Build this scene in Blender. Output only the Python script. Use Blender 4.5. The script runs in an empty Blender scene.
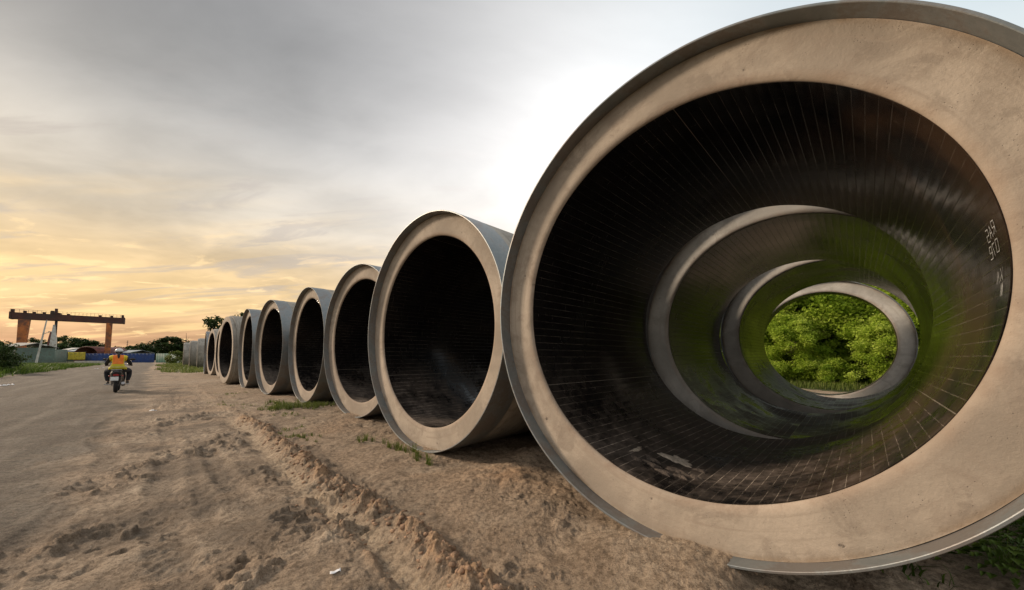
import bpy, bmesh, math, random
import numpy as np
from mathutils import Vector, Matrix
R = math.radians
PI = math.pi
rng = np.random.default_rng(7)
random.seed(7)
scene = bpy.context.scene
COL = scene.collection

# ------------------------------------------------------------------ helpers
def tag(o, label=None, cat=None, group=None, kind=None):
    if label: o['label'] = label
    if cat: o['category'] = cat
    if group: o['group'] = group
    if kind: o['kind'] = kind
    return o

def empty(name, loc=(0, 0, 0), rz=0.0):
    o = bpy.data.objects.new(name, None)
    COL.objects.link(o)
    o.location = loc
    o.rotation_euler = (0, 0, rz)
    o.empty_display_size = .1
    return o

def link(name, me, mat=None, parent=None, smooth=True, sharp=35):
    if mat is not None and len(me.materials) == 0:
        me.materials.append(mat)
    if smooth and len(me.polygons):
        me.polygons.foreach_set('use_smooth', [True] * len(me.polygons))
        if sharp: me.set_sharp_from_angle(angle=R(sharp))
    o = bpy.data.objects.new(name, me)
    COL.objects.link(o)
    if parent: o.parent = parent
    return o

def mesh_np(name, verts, faces):
    """verts (n,3), faces (m,k) uniform arrays"""
    verts = np.asarray(verts, dtype=np.float32); faces = np.asarray(faces, dtype=np.int32)
    me = bpy.data.meshes.new(name)
    k = faces.shape[1]
    me.vertices.add(len(verts)); me.vertices.foreach_set('co', verts.ravel())
    me.loops.add(faces.size); me.loops.foreach_set('vertex_index', faces.ravel())
    me.polygons.add(len(faces))
    me.polygons.foreach_set('loop_start', np.arange(0, faces.size, k, dtype=np.int32))
    me.polygons.foreach_set('loop_total', np.full(len(faces), k, dtype=np.int32))
    me.update(calc_edges=True)
    return me

class MB:
    """collects simple solids into ONE mesh"""
    def __init__(s): s.bm = bmesh.new()
    def box(s, c, d, rot=None, bevel=0.0):
        m = Matrix.Translation(c)
        if rot is not None: m = m @ rot.to_4x4()
        m = m @ Matrix.Diagonal((d[0], d[1], d[2], 1))
        r = bmesh.ops.create_cube(s.bm, size=1, matrix=m)
        if bevel:
            es = set(e for v in r['verts'] for e in v.link_edges)
            bmesh.ops.bevel(s.bm, geom=list(es), offset=bevel, segments=2, affect='EDGES', clamp_overlap=True)
        return s
    def bar(s, a, b, r1, r2=None, seg=10):
        a = Vector(a); b = Vector(b); r2 = r1 if r2 is None else r2
        d = b - a; q = d.to_track_quat('Z', 'Y')
        m = Matrix.Translation((a + b) / 2) @ q.to_matrix().to_4x4()
        bmesh.ops.create_cone(s.bm, cap_ends=True, segments=seg, radius1=r1, radius2=r2, depth=d.length, matrix=m)
        return s
    def tube(s, pts, rad, seg=8):
        for i in range(len(pts) - 1):
            ra = rad[i] if hasattr(rad, '__len__') else rad
            rb = rad[i + 1] if hasattr(rad, '__len__') else rad
            s.bar(pts[i], pts[i + 1], ra, rb, seg)
            if i: s.ball(pts[i], (ra, ra, ra), 8, 6)
        return s
    def ball(s, c, r, u=16, v=10, rot=None):
        m = Matrix.Translation(c)
        if rot is not None: m = m @ rot.to_4x4()
        m = m @ Matrix.Diagonal((r[0], r[1], r[2], 1))
        bmesh.ops.create_uvsphere(s.bm, u_segments=u, v_segments=v, radius=1, matrix=m)
        return s
    def torus(s, c, Rm, r, axis='X', seg=32, ms=10, sy=1.0):
        vs = []
        for i in range(seg):
            a = 2 * PI * i / seg
            row = []
            for j in range(ms):
                b = 2 * PI * j / ms
                rr = Rm + r * math.cos(b); h = r * math.sin(b) * sy
                if axis == 'X': p = (h, rr * math.cos(a), rr * math.sin(a))
                elif axis == 'Y': p = (rr * math.cos(a), h, rr * math.sin(a))
                else: p = (rr * math.cos(a), rr * math.sin(a), h)
                row.append(s.bm.verts.new(Vector(p) + Vector(c)))
            vs.append(row)
        for i in range(seg):
            for j in range(ms):
                s.bm.faces.new((vs[i][j], vs[(i + 1) % seg][j], vs[(i + 1) % seg][(j + 1) % ms], vs[i][(j + 1) % ms]))
        return s
    def loft(s, rings):
        vr = [[s.bm.verts.new(p) for p in r] for r in rings]
        n = len(rings[0])
        for a, b in zip(vr[:-1], vr[1:]):
            for j in range(n):
                s.bm.faces.new((a[j], a[(j + 1) % n], b[(j + 1) % n], b[j]))
        s.bm.faces.new(vr[0][::-1]); s.bm.faces.new(vr[-1])
        return s
    def build(s, name, mat, parent=None, smooth=True, sharp=35, fix=True):
        if fix: bmesh.ops.recalc_face_normals(s.bm, faces=s.bm.faces[:])
        me = bpy.data.meshes.new(name)
        s.bm.to_mesh(me); s.bm.free()
        return link(name, me, mat, parent, smooth, sharp)

def W(s, t, z=0.0):
    """s: across the track towards the pipes, t: along the row of pipes"""
    return Vector(((s - t) * .70710678, (s + t) * .70710678, z))

def at(u, v_top, depth):
    """world point seen at pixel column u at distance depth, height of pixel row v_top"""
    return Vector(((u - 512) / 354 * depth, depth, 1.31 + (357.5 - v_top) / 354 * depth))

# gradient-ish lattice noise, numpy
def vnoise(x, y, seed=0):
    xi = np.floor(x).astype(np.int64); yi = np.floor(y).astype(np.int64)
    xf = x - xi; yf = y - yi
    u = xf * xf * xf * (xf * (xf * 6 - 15) + 10); v = yf * yf * yf * (yf * (yf * 6 - 15) + 10)
    def g(ix, iy):
        h = (ix * 374761393 + iy * 668265263 + seed * 1442695041) & 0xffffffff
        h = ((h ^ (h >> 13)) * 1274126177) & 0xffffffff
        h = h ^ (h >> 16)
        a = (h & 0xffff) / 65535.0 * 2 * PI
        return np.cos(a), np.sin(a)
    def dot(ix, iy, fx, fy):
        gx, gy = g(ix, iy); return gx * fx + gy * fy
    n00 = dot(xi, yi, xf, yf); n10 = dot(xi + 1, yi, xf - 1, yf)
    n01 = dot(xi, yi + 1, xf, yf - 1); n11 = dot(xi + 1, yi + 1, xf - 1, yf - 1)
    return ((n00 * (1 - u) + n10 * u) * (1 - v) + (n01 * (1 - u) + n11 * u) * v) * 1.5
def fbm(x, y, oct=4, seed=0, gain=.5):
    r = 0; a = 1
    for i in range(oct):
        r = r + a * vnoise(x, y, seed + i * 17); x = x * 2.03 + 5.1; y = y * 2.03 + 1.7; a *= gain
    return r
def ss(a, b, x):
    t = np.clip((x - a) / (b - a), 0, 1); return t * t * (3 - 2 * t)

# ------------------------------------------------------------------ node helpers
class NT:
    def __init__(s, tree): s.t = tree; s.n = tree.nodes; s.l = tree.links
    def new(s, typ, **kw):
        nd = s.n.new(typ)
        for k, v in kw.items():
            setattr(nd, k, v)
        return nd
    def put(s, inp, val):
        if hasattr(val, 'is_output') or isinstance(val, bpy.types.NodeSocket): s.l.new(val, inp)
        else: inp.default_value = val
    def math(s, op, a, b=None, c=None, clamp=False):
        nd = s.new('ShaderNodeMath', operation=op); nd.use_clamp = clamp
        s.put(nd.inputs[0], a)
        if b is not None: s.put(nd.inputs[1], b)
        if c is not None: s.put(nd.inputs[2], c)
        return nd.outputs[0]
    def vmath(s, op, a, b=None, scale=None):
        nd = s.new('ShaderNodeVectorMath', operation=op)
        s.put(nd.inputs[0], a)
        if b is not None: s.put(nd.inputs[1], b)
        if scale is not None: s.put(nd.inputs['Scale'], scale)
        return nd.outputs['Value'] if op in ('DOT_PRODUCT', 'LENGTH') else nd.outputs[0]
    def sep(s, v):
        nd = s.new('ShaderNodeSeparateXYZ'); s.put(nd.inputs[0], v); return nd.outputs
    def comb(s, x, y, z):
        nd = s.new('ShaderNodeCombineXYZ')
        for i, q in enumerate((x, y, z)): s.put(nd.inputs[i], q)
        return nd.outputs[0]
    def noise(s, vec, scale, detail=4, rough=.5, dist=0.0):
        nd = s.new('ShaderNodeTexNoise')
        s.put(nd.inputs['Vector'], vec); nd.inputs['Scale'].default_value = scale
        nd.inputs['Detail'].default_value = detail; nd.inputs['Roughness'].default_value = rough
        nd.inputs['Distortion'].default_value = dist
        return nd.outputs[0]
    def voro(s, vec, scale, feature='F1'):
        nd = s.new('ShaderNodeTexVoronoi', feature=feature)
        s.put(nd.inputs['Vector'], vec); nd.inputs['Scale'].default_value = scale
        return nd.outputs['Distance']
    def ramp(s, x, a, b, lo=0.0, hi=1.0, smooth=True):
        nd = s.new('ShaderNodeMapRange'); nd.interpolation_type = 'SMOOTHSTEP' if smooth else 'LINEAR'
        nd.clamp = True
        for i, q in enumerate((x, a, b, lo, hi)): s.put(nd.inputs[i], q)
        return nd.outputs[0]
    def mix(s, f, a, b, mode='MIX'):
        nd = s.new('ShaderNodeMix', data_type='RGBA', blend_type=mode)
        nd.clamp_factor = True
        s.put(nd.inputs[0], f)
        for i, q in ((6, a), (7, b)):
            if isinstance(q, tuple) and len(q) == 3: q = (*q, 1)
            s.put(nd.inputs[i], q)
        return nd.outputs[2]
    def bump(s, h, strength=.3, dist=.02, normal=None):
        nd = s.new('ShaderNodeBump'); nd.inputs['Strength'].default_value = strength
        nd.inputs['Distance'].default_value = dist; s.put(nd.inputs['Height'], h)
        if normal is not None: s.put(nd.inputs['Normal'], normal)
        return nd.outputs[0]

def material(name):
    m = bpy.data.materials.new(name); m.use_nodes = True
    nt = NT(m.node_tree)
    b = m.node_tree.nodes.get('Principled BSDF')
    return m, nt, b

def simple(name, col, rough=.6, metal=0.0, var=.25, scale=6.0, bump=.1, dirt=None, dscale=3.0, damt=.5, spec=None):
    """a procedural surface: base colour broken up by noise, optional second colour in patches"""
    m, nt, b = material(name)
    tc = nt.new('ShaderNodeTexCoord').outputs['Object']
    n = nt.noise(tc, scale, 5, .6)
    lo = tuple(c * (1 - var) for c in col); hi = tuple(min(1, c * (1 + var)) for c in col)
    c = nt.mix(nt.ramp(n, .3, .7), lo, hi)
    if dirt:
        d = nt.noise(tc, dscale, 6, .65, .3)
        c = nt.mix(nt.ramp(d, .62 - .3 * damt, .75 - .2 * damt), c, dirt)
    nt.put(b.inputs['Base Color'], c)
    nt.put(b.inputs['Roughness'], nt.ramp(n, .2, .8, max(0, rough - .08), min(1, rough + .08)))
    b.inputs['Metallic'].default_value = metal
    if spec is not None: b.inputs['Specular IOR Level'].default_value = spec
    if bump: nt.put(b.inputs['Normal'], nt.bump(nt.noise(tc, scale * 5, 4, .6), bump, .01))
    return m

# ------------------------------------------------------------------ camera
cam = bpy.data.cameras.new('camera')
co = bpy.data.objects.new('camera', cam); COL.objects.link(co)
cam.sensor_width = 36; cam.lens = 353.8 / 1024 * 36
cam.shift_y = 40.6 / 1024
cam.clip_start = .05; cam.clip_end = 6000
co.location = (0, 0, 1.312)
co.rotation_euler = (R(90 + 3.54), 0, 0)
scene.camera = co

# ------------------------------------------------------------------ sky and sun
SUN_AZ, SUN_EL = -78.0, 24.0        # degrees from +Y (negative to the left), elevation
def direction(az, el):
    return Vector((math.sin(R(az)) * math.cos(R(el)), math.cos(R(az)) * math.cos(R(el)), math.sin(R(el))))
world = bpy.data.worlds.new('World'); scene.world = world; world.use_nodes = True
nt = NT(world.node_tree)
bg = world.node_tree.nodes.get('Background')
tc = nt.new('ShaderNodeTexCoord').outputs['Generated']
d = nt.vmath('NORMALIZE', tc)
X, Y, Z = nt.sep(d)[0:3]
sky = nt.new('ShaderNodeTexSky', sky_type='NISHITA')
sky.sun_disc = False; sky.sun_elevation = R(SUN_EL); sky.sun_rotation = R(SUN_AZ)
sky.air_density = 1.4; sky.dust_density = 3.0; sky.ozone_density = 1.0
zc = nt.math('MAXIMUM', Z, 0.0)
den = nt.math('ADD', zc, .13)
px = nt.math('DIVIDE', X, den); py = nt.math('DIVIDE', Y, den)
pl = nt.comb(px, py, 0.0)
# long streaks of thin cloud, stretched roughly along the horizon
rot = nt.new('ShaderNodeMapping'); rot.inputs['Rotation'].default_value = (0, 0, R(-14)); rot.inputs['Scale'].default_value = (.8, 1.3, 1)
nt.put(rot.inputs['Vector'], pl)
n1 = nt.noise(rot.outputs[0], .75, 6, .52, .35)
n2 = nt.noise(rot.outputs[0], 2.3, 6, .55, .5)
rot2 = nt.new('ShaderNodeMapping'); rot2.inputs['Rotation'].default_value = (0, 0, R(9)); rot2.inputs['Scale'].default_value = (.55, 1.9, 1); rot2.inputs['Location'].default_value = (3.1, 1.7, 0)
nt.put(rot2.inputs['Vector'], pl)
n3 = nt.noise(rot2.outputs[0], 1.1, 5, .5, .3)
# base cloud sheet: colour by height
el = zc
warm_az = nt.ramp(nt.vmath('DOT_PRODUCT', d, tuple(direction(-38, 4))), .2, 1.0)     # the west
col_hi = nt.mix(nt.ramp(el, .27, .66), (.47, .45, .42), (.165, .165, .165))
col_hi = nt.mix(nt.ramp(Y, .10, -.35), col_hi, (.50, .485, .47))       # unseen sky behind the camera, brightened to light the pipe faces
col_hi = nt.mix(nt.ramp(Z, .72, .92), col_hi, (.55, .55, .56))
west_low = nt.mix(nt.ramp(el, .0, .14), (.50, .27, .155), (.62, .43, .21))
west_low = nt.mix(nt.ramp(el, .14, .34), west_low, (.50, .42, .31))
east_low = (.55, .52, .48)
low = nt.mix(warm_az, east_low, west_low)
cloud = nt.mix(nt.ramp(el, .18, .50), low, col_hi)
# thicker and thinner parts
tone = nt.math('ADD', nt.ramp(n1, .30, .70, .80, 1.25), nt.ramp(n2, .3, .7, -.10, .10))
cloud = nt.mix(1.0, cloud, nt.comb(tone, tone, tone), 'MULTIPLY')
# warm lit undersides low in the west
lit = nt.math('MULTIPLY', nt.math('MULTIPLY', nt.ramp(n3, .50, .66), warm_az), nt.ramp(el, .45, .10))
cloud = nt.mix(nt.math('MULTIPLY', lit, .6), cloud, (.95, .66, .30))
n4 = nt.noise(rot2.outputs[0], 2.1, 6, .58, .8)
dk = nt.math('MULTIPLY', nt.math('MULTIPLY', nt.ramp(n4, .50, .64), nt.ramp(el, .06, .14)), nt.ramp(el, .60, .30))
cloud = nt.mix(nt.math('MULTIPLY', dk, .55), cloud, (.36, .315, .285))
st5 = nt.math('MULTIPLY', nt.math('MULTIPLY', nt.ramp(nt.noise(rot.outputs[0], 4.2, 5, .55, .6), .55, .68), warm_az), nt.ramp(el, .34, .10))
cloud = nt.mix(nt.math('MULTIPLY', st5, .6), cloud, (1.0, .70, .34))
# the bright veil where the sun stands behind the cloud
g = nt.vmath('DOT_PRODUCT', d, tuple(direction(12, 30)))
glow = nt.math('POWER', nt.math('MAXIMUM', g, 0.0), 6.0)
glow2 = nt.math('POWER', nt.math('MAXIMUM', g, 0.0), 26.0)
gl = nt.math('MULTIPLY', glow, nt.ramp(n1, .25, .75, .70, 1.0))
cloud = nt.mix(1.0, cloud, nt.vmath('SCALE', (.47, .455, .45), scale=gl), 'ADD')
cloud = nt.mix(1.0, cloud, nt.vmath('SCALE', (.26, .25, .24), scale=glow2), 'ADD')
# a paler blue opening overhead to the right
gb = nt.math('POWER', nt.math('MAXIMUM', nt.vmath('DOT_PRODUCT', d, tuple(direction(62, 38))), 0.0), 6.0)
cloud = nt.mix(1.0, cloud, nt.vmath('SCALE', (.22, .30, .34), scale=gb), 'ADD')
skyc = nt.vmath('SCALE', sky.outputs[0], scale=.06)
final = nt.mix(.9, skyc, cloud)
nt.put(bg.inputs['Color'], final)
bg.inputs['Strength'].default_value = 1.0

sl = bpy.data.lights.new('sun', 'SUN'); sl.energy = 2.7; sl.angle = R(10); sl.color = (1.0, .81, .62)
so = bpy.data.objects.new('sun', sl); COL.objects.link(so)
so.rotation_euler = direction(SUN_AZ, SUN_EL).to_track_quat('Z', 'Y').to_euler()
so.location = (-20, 5, 20)

# ------------------------------------------------------------------ ground and road: one polar sheet, split along the road edge
RIDGE_S = 1.36
def heights(x, y):
    s = (x + y) * .70710678; t = (y - x) * .70710678
    r = np.sqrt(x * x + y * y)
    near = 1 - ss(14, 30, r)
    wob = fbm(t * .45, s * 0 + 3.3, 3, 5) * .09 * ss(-1, 3, t)
    road = ss(-.1, -.9, s + fbm(x * .35, y * .35, 3, 9) * .5) * (1 - ss(-6.6, -7.4, s))
    sand = 1 - road
    z = fbm(x * .33, y * .33, 3, 1) * (.035 * sand + .012)
    z += fbm(x * 1.5, y * 1.5, 4, 2) * (.020 * sand + .004) * near
    z += fbm(x * 7, y * 7, 4, 3, .6) * (.0080 * (.35 + .9 * ss(-.4, .5, fbm(x * .9 + 7, y * .9, 2, 19))) * sand + .0030) * near
    z += np.abs(fbm(x * 18, y * 18, 2, 15, .6)) * .0075 * ss(-.15, .55, fbm(x * 1.1, y * 1.1, 3, 18)) * (sand * .8 + .2) * (1 - ss(5, 9, r))
    # scattered trodden clods
    c = fbm(x * 4.2, y * 4.2, 4, 4, .62)
    dens = ss(.0, .5, fbm(x * .8, y * .8, 2, 14) + .12) * (.35 + .65 * ss(1.9, 1.2, s))
    z += ss(.28, .75, c) * .055 * sand * near * dens
    z -= ss(.30, .8, -c) * .040 * sand * near * dens
    # the churned ridge pushed up beside the tyre track, parallel to the pipes
    sr = s - (RIDGE_S + wob)
    tr = ss(-.6, .3, t) * (1 - ss(8.6, 10.6, t)) + .22 * ss(9, 11, t) * (1 - ss(18, 26, t))
    w = .105 + .03 * vnoise(t * 1.3, t * 0, 31)
    lump = .66 + .95 * fbm(x * 3.6, y * 3.6, 5, 22, .62) + .35 * vnoise(t * 1.9, t * 0 + 9, 8)
    lump = np.clip(lump, .1, 1.5)
    ridge = np.exp(-(sr / w) ** 2) * lump * tr
    z += ridge * .088
    z -= np.exp(-((sr + .24) / .13) ** 2) * .045 * tr                     # pressed sandy trough
    tr2 = ss(.5, 1.2, t) * (1 - ss(3.3, 4.6, t))
    ridge2 = np.exp(-((s - (1.03 + wob * .6)) / .035) ** 2) * np.clip(.6 + .6 * fbm(x * 6, y * 6, 3, 44), .1, 1.4) * tr2
    z += ridge2 * .032
    # older tracks with tread in the damp strip
    tracks = 0
    for (s0, ww, t0, t1, k) in ((.16, .12, 2.2, 12, 0), (.62, .11, 3.6, 9.0, 1), (-.55, .12, 1.0, 14, 2), (-1.9, .12, 3, 22, 3), (-2.35, .12, 2, 22, 4), (-4.2, .12, 2, 30, 5)):
        q = s - s0 - .10 * fbm(t * .3, t * 0 + k * 7.3, 2, 60 + k) * 2
        m = np.exp(-(q / ww) ** 4) * ss(t0, t0 + 1, t) * (1 - ss(t1 - 2, t1, t)) * ss(-.35, .25, fbm(x * .9, y * .9, 2, 70 + k) + .2)
        tread = np.sin((t + np.abs(q) * 1.2) * 2 * PI / .085) * .5 + .5
        kk = 1.0 if k < 3 else .35
        z -= m * (.016 + .006 * tread * near) * kk
        z += np.exp(-((np.abs(q) - ww * 1.25) / .05) ** 2) * .009 * ss(t0, t0 + 1, t) * (1 - ss(t1 - 2, t1, t)) * kk
        tracks = np.maximum(tracks, m * kk)
    # pad under the pipes
    z += ss(1.55, 2.6, s) * (1 - ss(6, 9, s)) * .02 * sand
    # sand heaped against the foot of the nearest pipe, and the loose heap between the first two pipes
    plate = .072 + .012 * fbm(x * 6, y * 6, 5, 83, .65) + .024 * ss(1.15, .68, t) - .13 * ss(.68, .36, t) - .03 * ss(1.2, 1.6, t)
    wgt = np.exp(-((s - 2.45) / .42) ** 4 - ((t - .95) / .55) ** 4)
    z = z * (1 - wgt) + plate * wgt
    z -= .06 * ss(.7, .3, t) * ss(1.9, 2.5, s) * (1 - ss(7, 9, s)) * (1 - wgt)
    heap = np.exp(-((s - 2.75) / .30) ** 2 - ((t - 2.75) / .42) ** 2)
    z += heap * (.055 + .015 * fbm(x * 5, y * 5, 3, 81))
    heap2 = np.exp(-((s - 3.5) / .5) ** 2 - ((t - 3.1) / .25) ** 2)
    z += heap2 * .10
    # keep the surface from poking into the pipe bores
    # left bank with grass
    bank = 1 - ss(-7.6, -6.4, s + fbm(x * .2, y * .2, 2, 12) * .5)
    z += bank * (.10 + .10 * np.abs(fbm(x * .5, y * .5, 3, 13))) + (1 - ss(-14, -7.5, s)) * .35
    verge = ss(40, 52, t) * ss(.6, 1.8, s + fbm(x * .2, y * .2, 2, 52)) + ss(17.5, 20, s + fbm(x * .3, y * .3, 2, 53))
    green = np.clip(bank + verge, 0, 1)
    far = ss(60, 100, r) ; z = z * (1 - far) 
    orange = np.clip(ridge * 1.1 + ridge2 * .8 + heap * .9 + .35 * ss(.2, .7, fbm(x * .7, y * .7, 3, 90)) * sand, 0, 1)
    damp = ss(-.15, .40, fbm(x * .9, y * .9, 4, 91)) * ss(1.25, .7, s) * ss(-3.4, -1.0, s) * 1.0
    damp = np.maximum(damp, tracks * .55)
    damp = np.maximum(damp, np.exp(-((sr - .26) / .10) ** 2) * .65 * tr * ss(-.3, .5, fbm(x * 1.6, y * 1.6, 3, 93)))
    damp = np.maximum(damp, ss(3.1, 4.3, s) * (1 - ss(12, 18, s)) * .7)
    pale = np.exp(-((sr + .22) / .09) ** 2) * tr
    return z, road, orange, np.clip(damp, 0, 1), green, pale

def polar_sheet():
    ang = np.concatenate([np.linspace(-72, 72, 1080, endpoint=False), np.linspace(72, 288, 72, endpoint=False)])
    ang = np.radians(ang)
    rr = np.concatenate([np.geomspace(.12, 1.5, 26, endpoint=False), np.geomspace(1.5, 11, 400, endpoint=False),
                         np.geomspace(11, 60, 130, endpoint=False), np.geomspace(60, 3500, 50)])
    A, RR = np.meshgrid(ang, rr)
    x = np.sin(A) * RR; y = np.cos(A) * RR
    z, road, orange, damp, green, pale = heights(x, y)
    n = len(ang); m = len(rr)
    V = np.stack([x, y, z], -1).reshape(-1, 3)
    V = np.vstack([V, [[0, 0, 0]]])
    i = np.arange(m - 1)[:, None] * n; j = np.arange(n)[None, :]
    a = i + j; b = i + (j + 1) % n
    F = np.stack([a, b, b + n, a + n], -1).reshape(-1, 4)[:, ::-1]
    cap = np.stack([np.full(n, m * n), np.arange(n), (np.arange(n) + 1) % n], -1)
    masks = np.stack([road, orange, damp, green], -1).reshape(-1, 4)
    masks = np.vstack([masks, masks[:1]])
    pl_ = np.append(pale.ravel(), 0)
    s = ((x + y) * .70710678).ravel(); t = ((y - x) * .70710678).ravel()
    rmask = np.append(((s + fbm(x.ravel() * .35, y.ravel() * .35, 3, 9) * .5 < -.5) & (s > -6.9)), True)
    return V, F, cap, masks, pl_, rmask

def sheet_object(name, V, faces, masks, pale, mat, cap=None):
    used = np.unique(faces if cap is None else np.concatenate([faces.ravel(), cap.ravel()]))
    remap = np.full(len(V), -1); remap[used] = np.arange(len(used))
    fq = remap[faces]
    if cap is not None:   # triangles become degenerate-free quads by fanning through bmesh-free arrays
        tri = remap[cap]
        me = bpy.data.meshes.new(name)
        vv = V[used].astype(np.float32)
        me.vertices.add(len(vv)); me.vertices.foreach_set('co', vv.ravel())
        idx = np.concatenate([fq.ravel(), tri.ravel()]).astype(np.int32)
        me.loops.add(len(idx)); me.loops.foreach_set('vertex_index', idx)
        tot = np.concatenate([np.full(len(fq), 4), np.full(len(tri), 3)]).astype(np.int32)
        st = np.concatenate([[0], np.cumsum(tot)[:-1]]).astype(np.int32)
        me.polygons.add(len(tot)); me.polygons.foreach_set('loop_start', st); me.polygons.foreach_set('loop_total', tot)
        me.update(calc_edges=True)
    else:
        me = mesh_np(name, V[used], fq)
    at_ = me.attributes.new('masks', 'FLOAT_COLOR', 'POINT')
    at_.data.foreach_set('color', masks[used].astype(np.float32).ravel())
    ap = me.attributes.new('pale', 'FLOAT', 'POINT'); ap.data.foreach_set('value', pale[used].astype(np.float32))
    return link(name, me, mat, None, True, None)

def ground_material():
    m, nt, b = material('packed sand and road dust')
    P = nt.new('ShaderNodeNewGeometry').outputs['Position']
    am = nt.new('ShaderNodeAttribute', attribute_name='masks')
    sp = nt.new('ShaderNodeSeparateColor'); nt.put(sp.inputs[0], am.outputs['Color'])
    road, orange, damp = sp.outputs[0], sp.outputs[1], sp.outputs[2]
    green = am.outputs['Alpha']
    pale = nt.new('ShaderNodeAttribute', attribute_name='pale').outputs['Fac']
    nA = nt.noise(P, .55, 6, .6, .4); nB = nt.noise(P, 3.2, 7, .65, .3); nC = nt.noise(P, 22, 6, .7); nD = nt.noise(P, 95, 4, .7)
    sand = nt.mix(nt.ramp(nB, .32, .68), (.22, .165, .115), (.47, .375, .275))
    sand = nt.mix(nt.ramp(nA, .35, .7), sand, (.37, .275, .190))
    # long faint smears along the track
    sx_, sy_, sz_ = nt.sep(P)[0:3]
    sv = nt.math('MULTIPLY', nt.math('ADD', sx_, sy_), .7071)
    tv = nt.math('MULTIPLY', nt.math('SUBTRACT', sy_, sx_), .7071)
    st = nt.noise(nt.comb(sv, nt.math('MULTIPLY', tv, .07), 0.0), 2.2, 7, .62, .8)
    rd = nt.mix(nt.ramp(st, .30, .70), (.080, .070, .058), (.225, .190, .150))
    rd = nt.mix(nt.ramp(nB, .40, .75), rd, (.21, .168, .125))
    rf = nt.math('ADD', road, nt.math('MULTIPLY', nt.math('ADD', nt.math('SUBTRACT', nB, .5), nt.math('SUBTRACT', st, .5)), 1.3), clamp=True)
    c = nt.mix(nt.ramp(rf, .2, 1.0), sand, rd)
    of = nt.math('MULTIPLY', orange, nt.ramp(nB, .32, .62))
    c = nt.mix(nt.math('MULTIPLY', of, .75), c, (.44, .27, .15))
    df = nt.math('MULTIPLY', damp, nt.ramp(nt.math('ADD', nB, nt.math('MULTIPLY', nC, .35)), .45, .85))
    c = nt.mix(nt.math('MULTIPLY', df, .85), c, (.115, .090, .068))
    c = nt.mix(nt.math('MULTIPLY', pale, .55), c, (.50, .39, .27))
    gf = nt.math('ADD', green, nt.math('MULTIPLY', nt.math('SUBTRACT', nB, .5), .6), clamp=True)
    gc = nt.mix(nt.ramp(nC, .3, .7), (.035, .050, .014), (.085, .10, .030))
    c = nt.mix(nt.ramp(gf, .45, .7), c, gc)
    # gravel showing through the worn road
    gv = nt.voro(P, 38)
    c = nt.mix(nt.math('MULTIPLY', nt.math('MULTIPLY', nt.ramp(gv, .30, .12), rf), nt.ramp(nB, .4, .6, .1, .55)), c, (.30, .27, .23))
    # fine grain, dark bits, small pale pebbles
    c = nt.mix(nt.ramp(nC, .36, .58, .9, 0.0), c, nt.mix(1.0, c, (.52, .50, .48), 'MULTIPLY'))
    c = nt.mix(nt.ramp(nD, .50, .66, 0, .8), c, nt.mix(1.0, c, (.45, .42, .40), 'MULTIPLY'))
    nE = nt.noise(P, 230, 3, .7)
    c = nt.mix(nt.ramp(nE, .55, .68, 0, .6), c, nt.mix(1.0, c, (.50, .48, .46), 'MULTIPLY'))
    c = nt.mix(nt.ramp(nE, .44, .32, 0, .45), c, nt.mix(1.0, c, (1.5, 1.45, 1.4), 'MULTIPLY'))
    pits = nt.math('MULTIPLY', nt.ramp(nt.noise(P, 6.5, 5, .75, .8), .60, .70), nt.ramp(nA, .35, .6))
    c = nt.mix(nt.math('MULTIPLY', pits, .6), c, (.15, .105, .072))
    v = nt.voro(P, 26)
    peb = nt.math('MULTIPLY', nt.ramp(v, .20, .10), nt.ramp(nt.noise(P, 9, 2, .5), .62, .70))
    c = nt.mix(nt.math('MULTIPLY', peb, .5), c, (.50, .45, .38))
    nt.put(b.inputs['Base Color'], c)
    b.inputs['Roughness'].default_value = .92
    b.inputs['Specular IOR Level'].default_value = .25
    h = nt.math('ADD', nt.math('MULTIPLY', nC, .6), nt.math('ADD', nt.math('MULTIPLY', nD, .3), nt.math('MULTIPLY', nE, .08)))
    h = nt.math('ADD', h, nt.math('MULTIPLY', peb, .25))
    nt.put(b.inputs['Normal'], nt.bump(h, 1.0, .035))
    return m
gm = ground_material()
V, F, cap, masks, pale, rmask = polar_sheet()
isroad = rmask[F].sum(1) >= 3
tag(sheet_object('road', V, F[isroad], masks, pale, gm, cap), 'grey dusty dirt road running to the blue hoarding', kind='structure')
tag(sheet_object('ground', V, F[~isroad], masks, pale, gm), 'brown sandy ground with tyre ruts beside the pipes', kind='structure')
del V, F, masks

# ------------------------------------------------------------------ concrete pipes
PR, PC, PB = 1.700, 1.684, 1.378       # outer radius, inside of the steel collar, bore
SEG = 256
def revolve(name, prof, mat, parent, seg=SEG, closed=False, jitter=None, sharp=28):
    """prof: (radius, y) pairs along the axis (local +Y), axis at z=PR"""
    prof = np.array(prof, float)
    n = len(prof); a = np.linspace(0, 2 * PI, seg, endpoint=False)
    rr = prof[:, 0][None, :] + (jitter(a)[:, None] if jitter is not None else 0)
    V = np.stack([np.sin(a)[:, None] * rr, np.repeat(prof[:, 1][None, :], seg, 0), PR + np.cos(a)[:, None] * rr], -1).reshape(-1, 3)
    F = []
    nn = n if closed else n - 1
    i = np.arange(seg)[:, None]; j = np.arange(nn)[None, :]
    i2 = (i + 1) % seg; j2 = (j + 1) % n
    F = np.stack([i * n + j, i * n + j2, i2 * n + j2, i2 * n + j], -1).reshape(-1, 4)
    me = mesh_np(name, V, F)
    return link(name, me, mat, parent, True, sharp)

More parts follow.
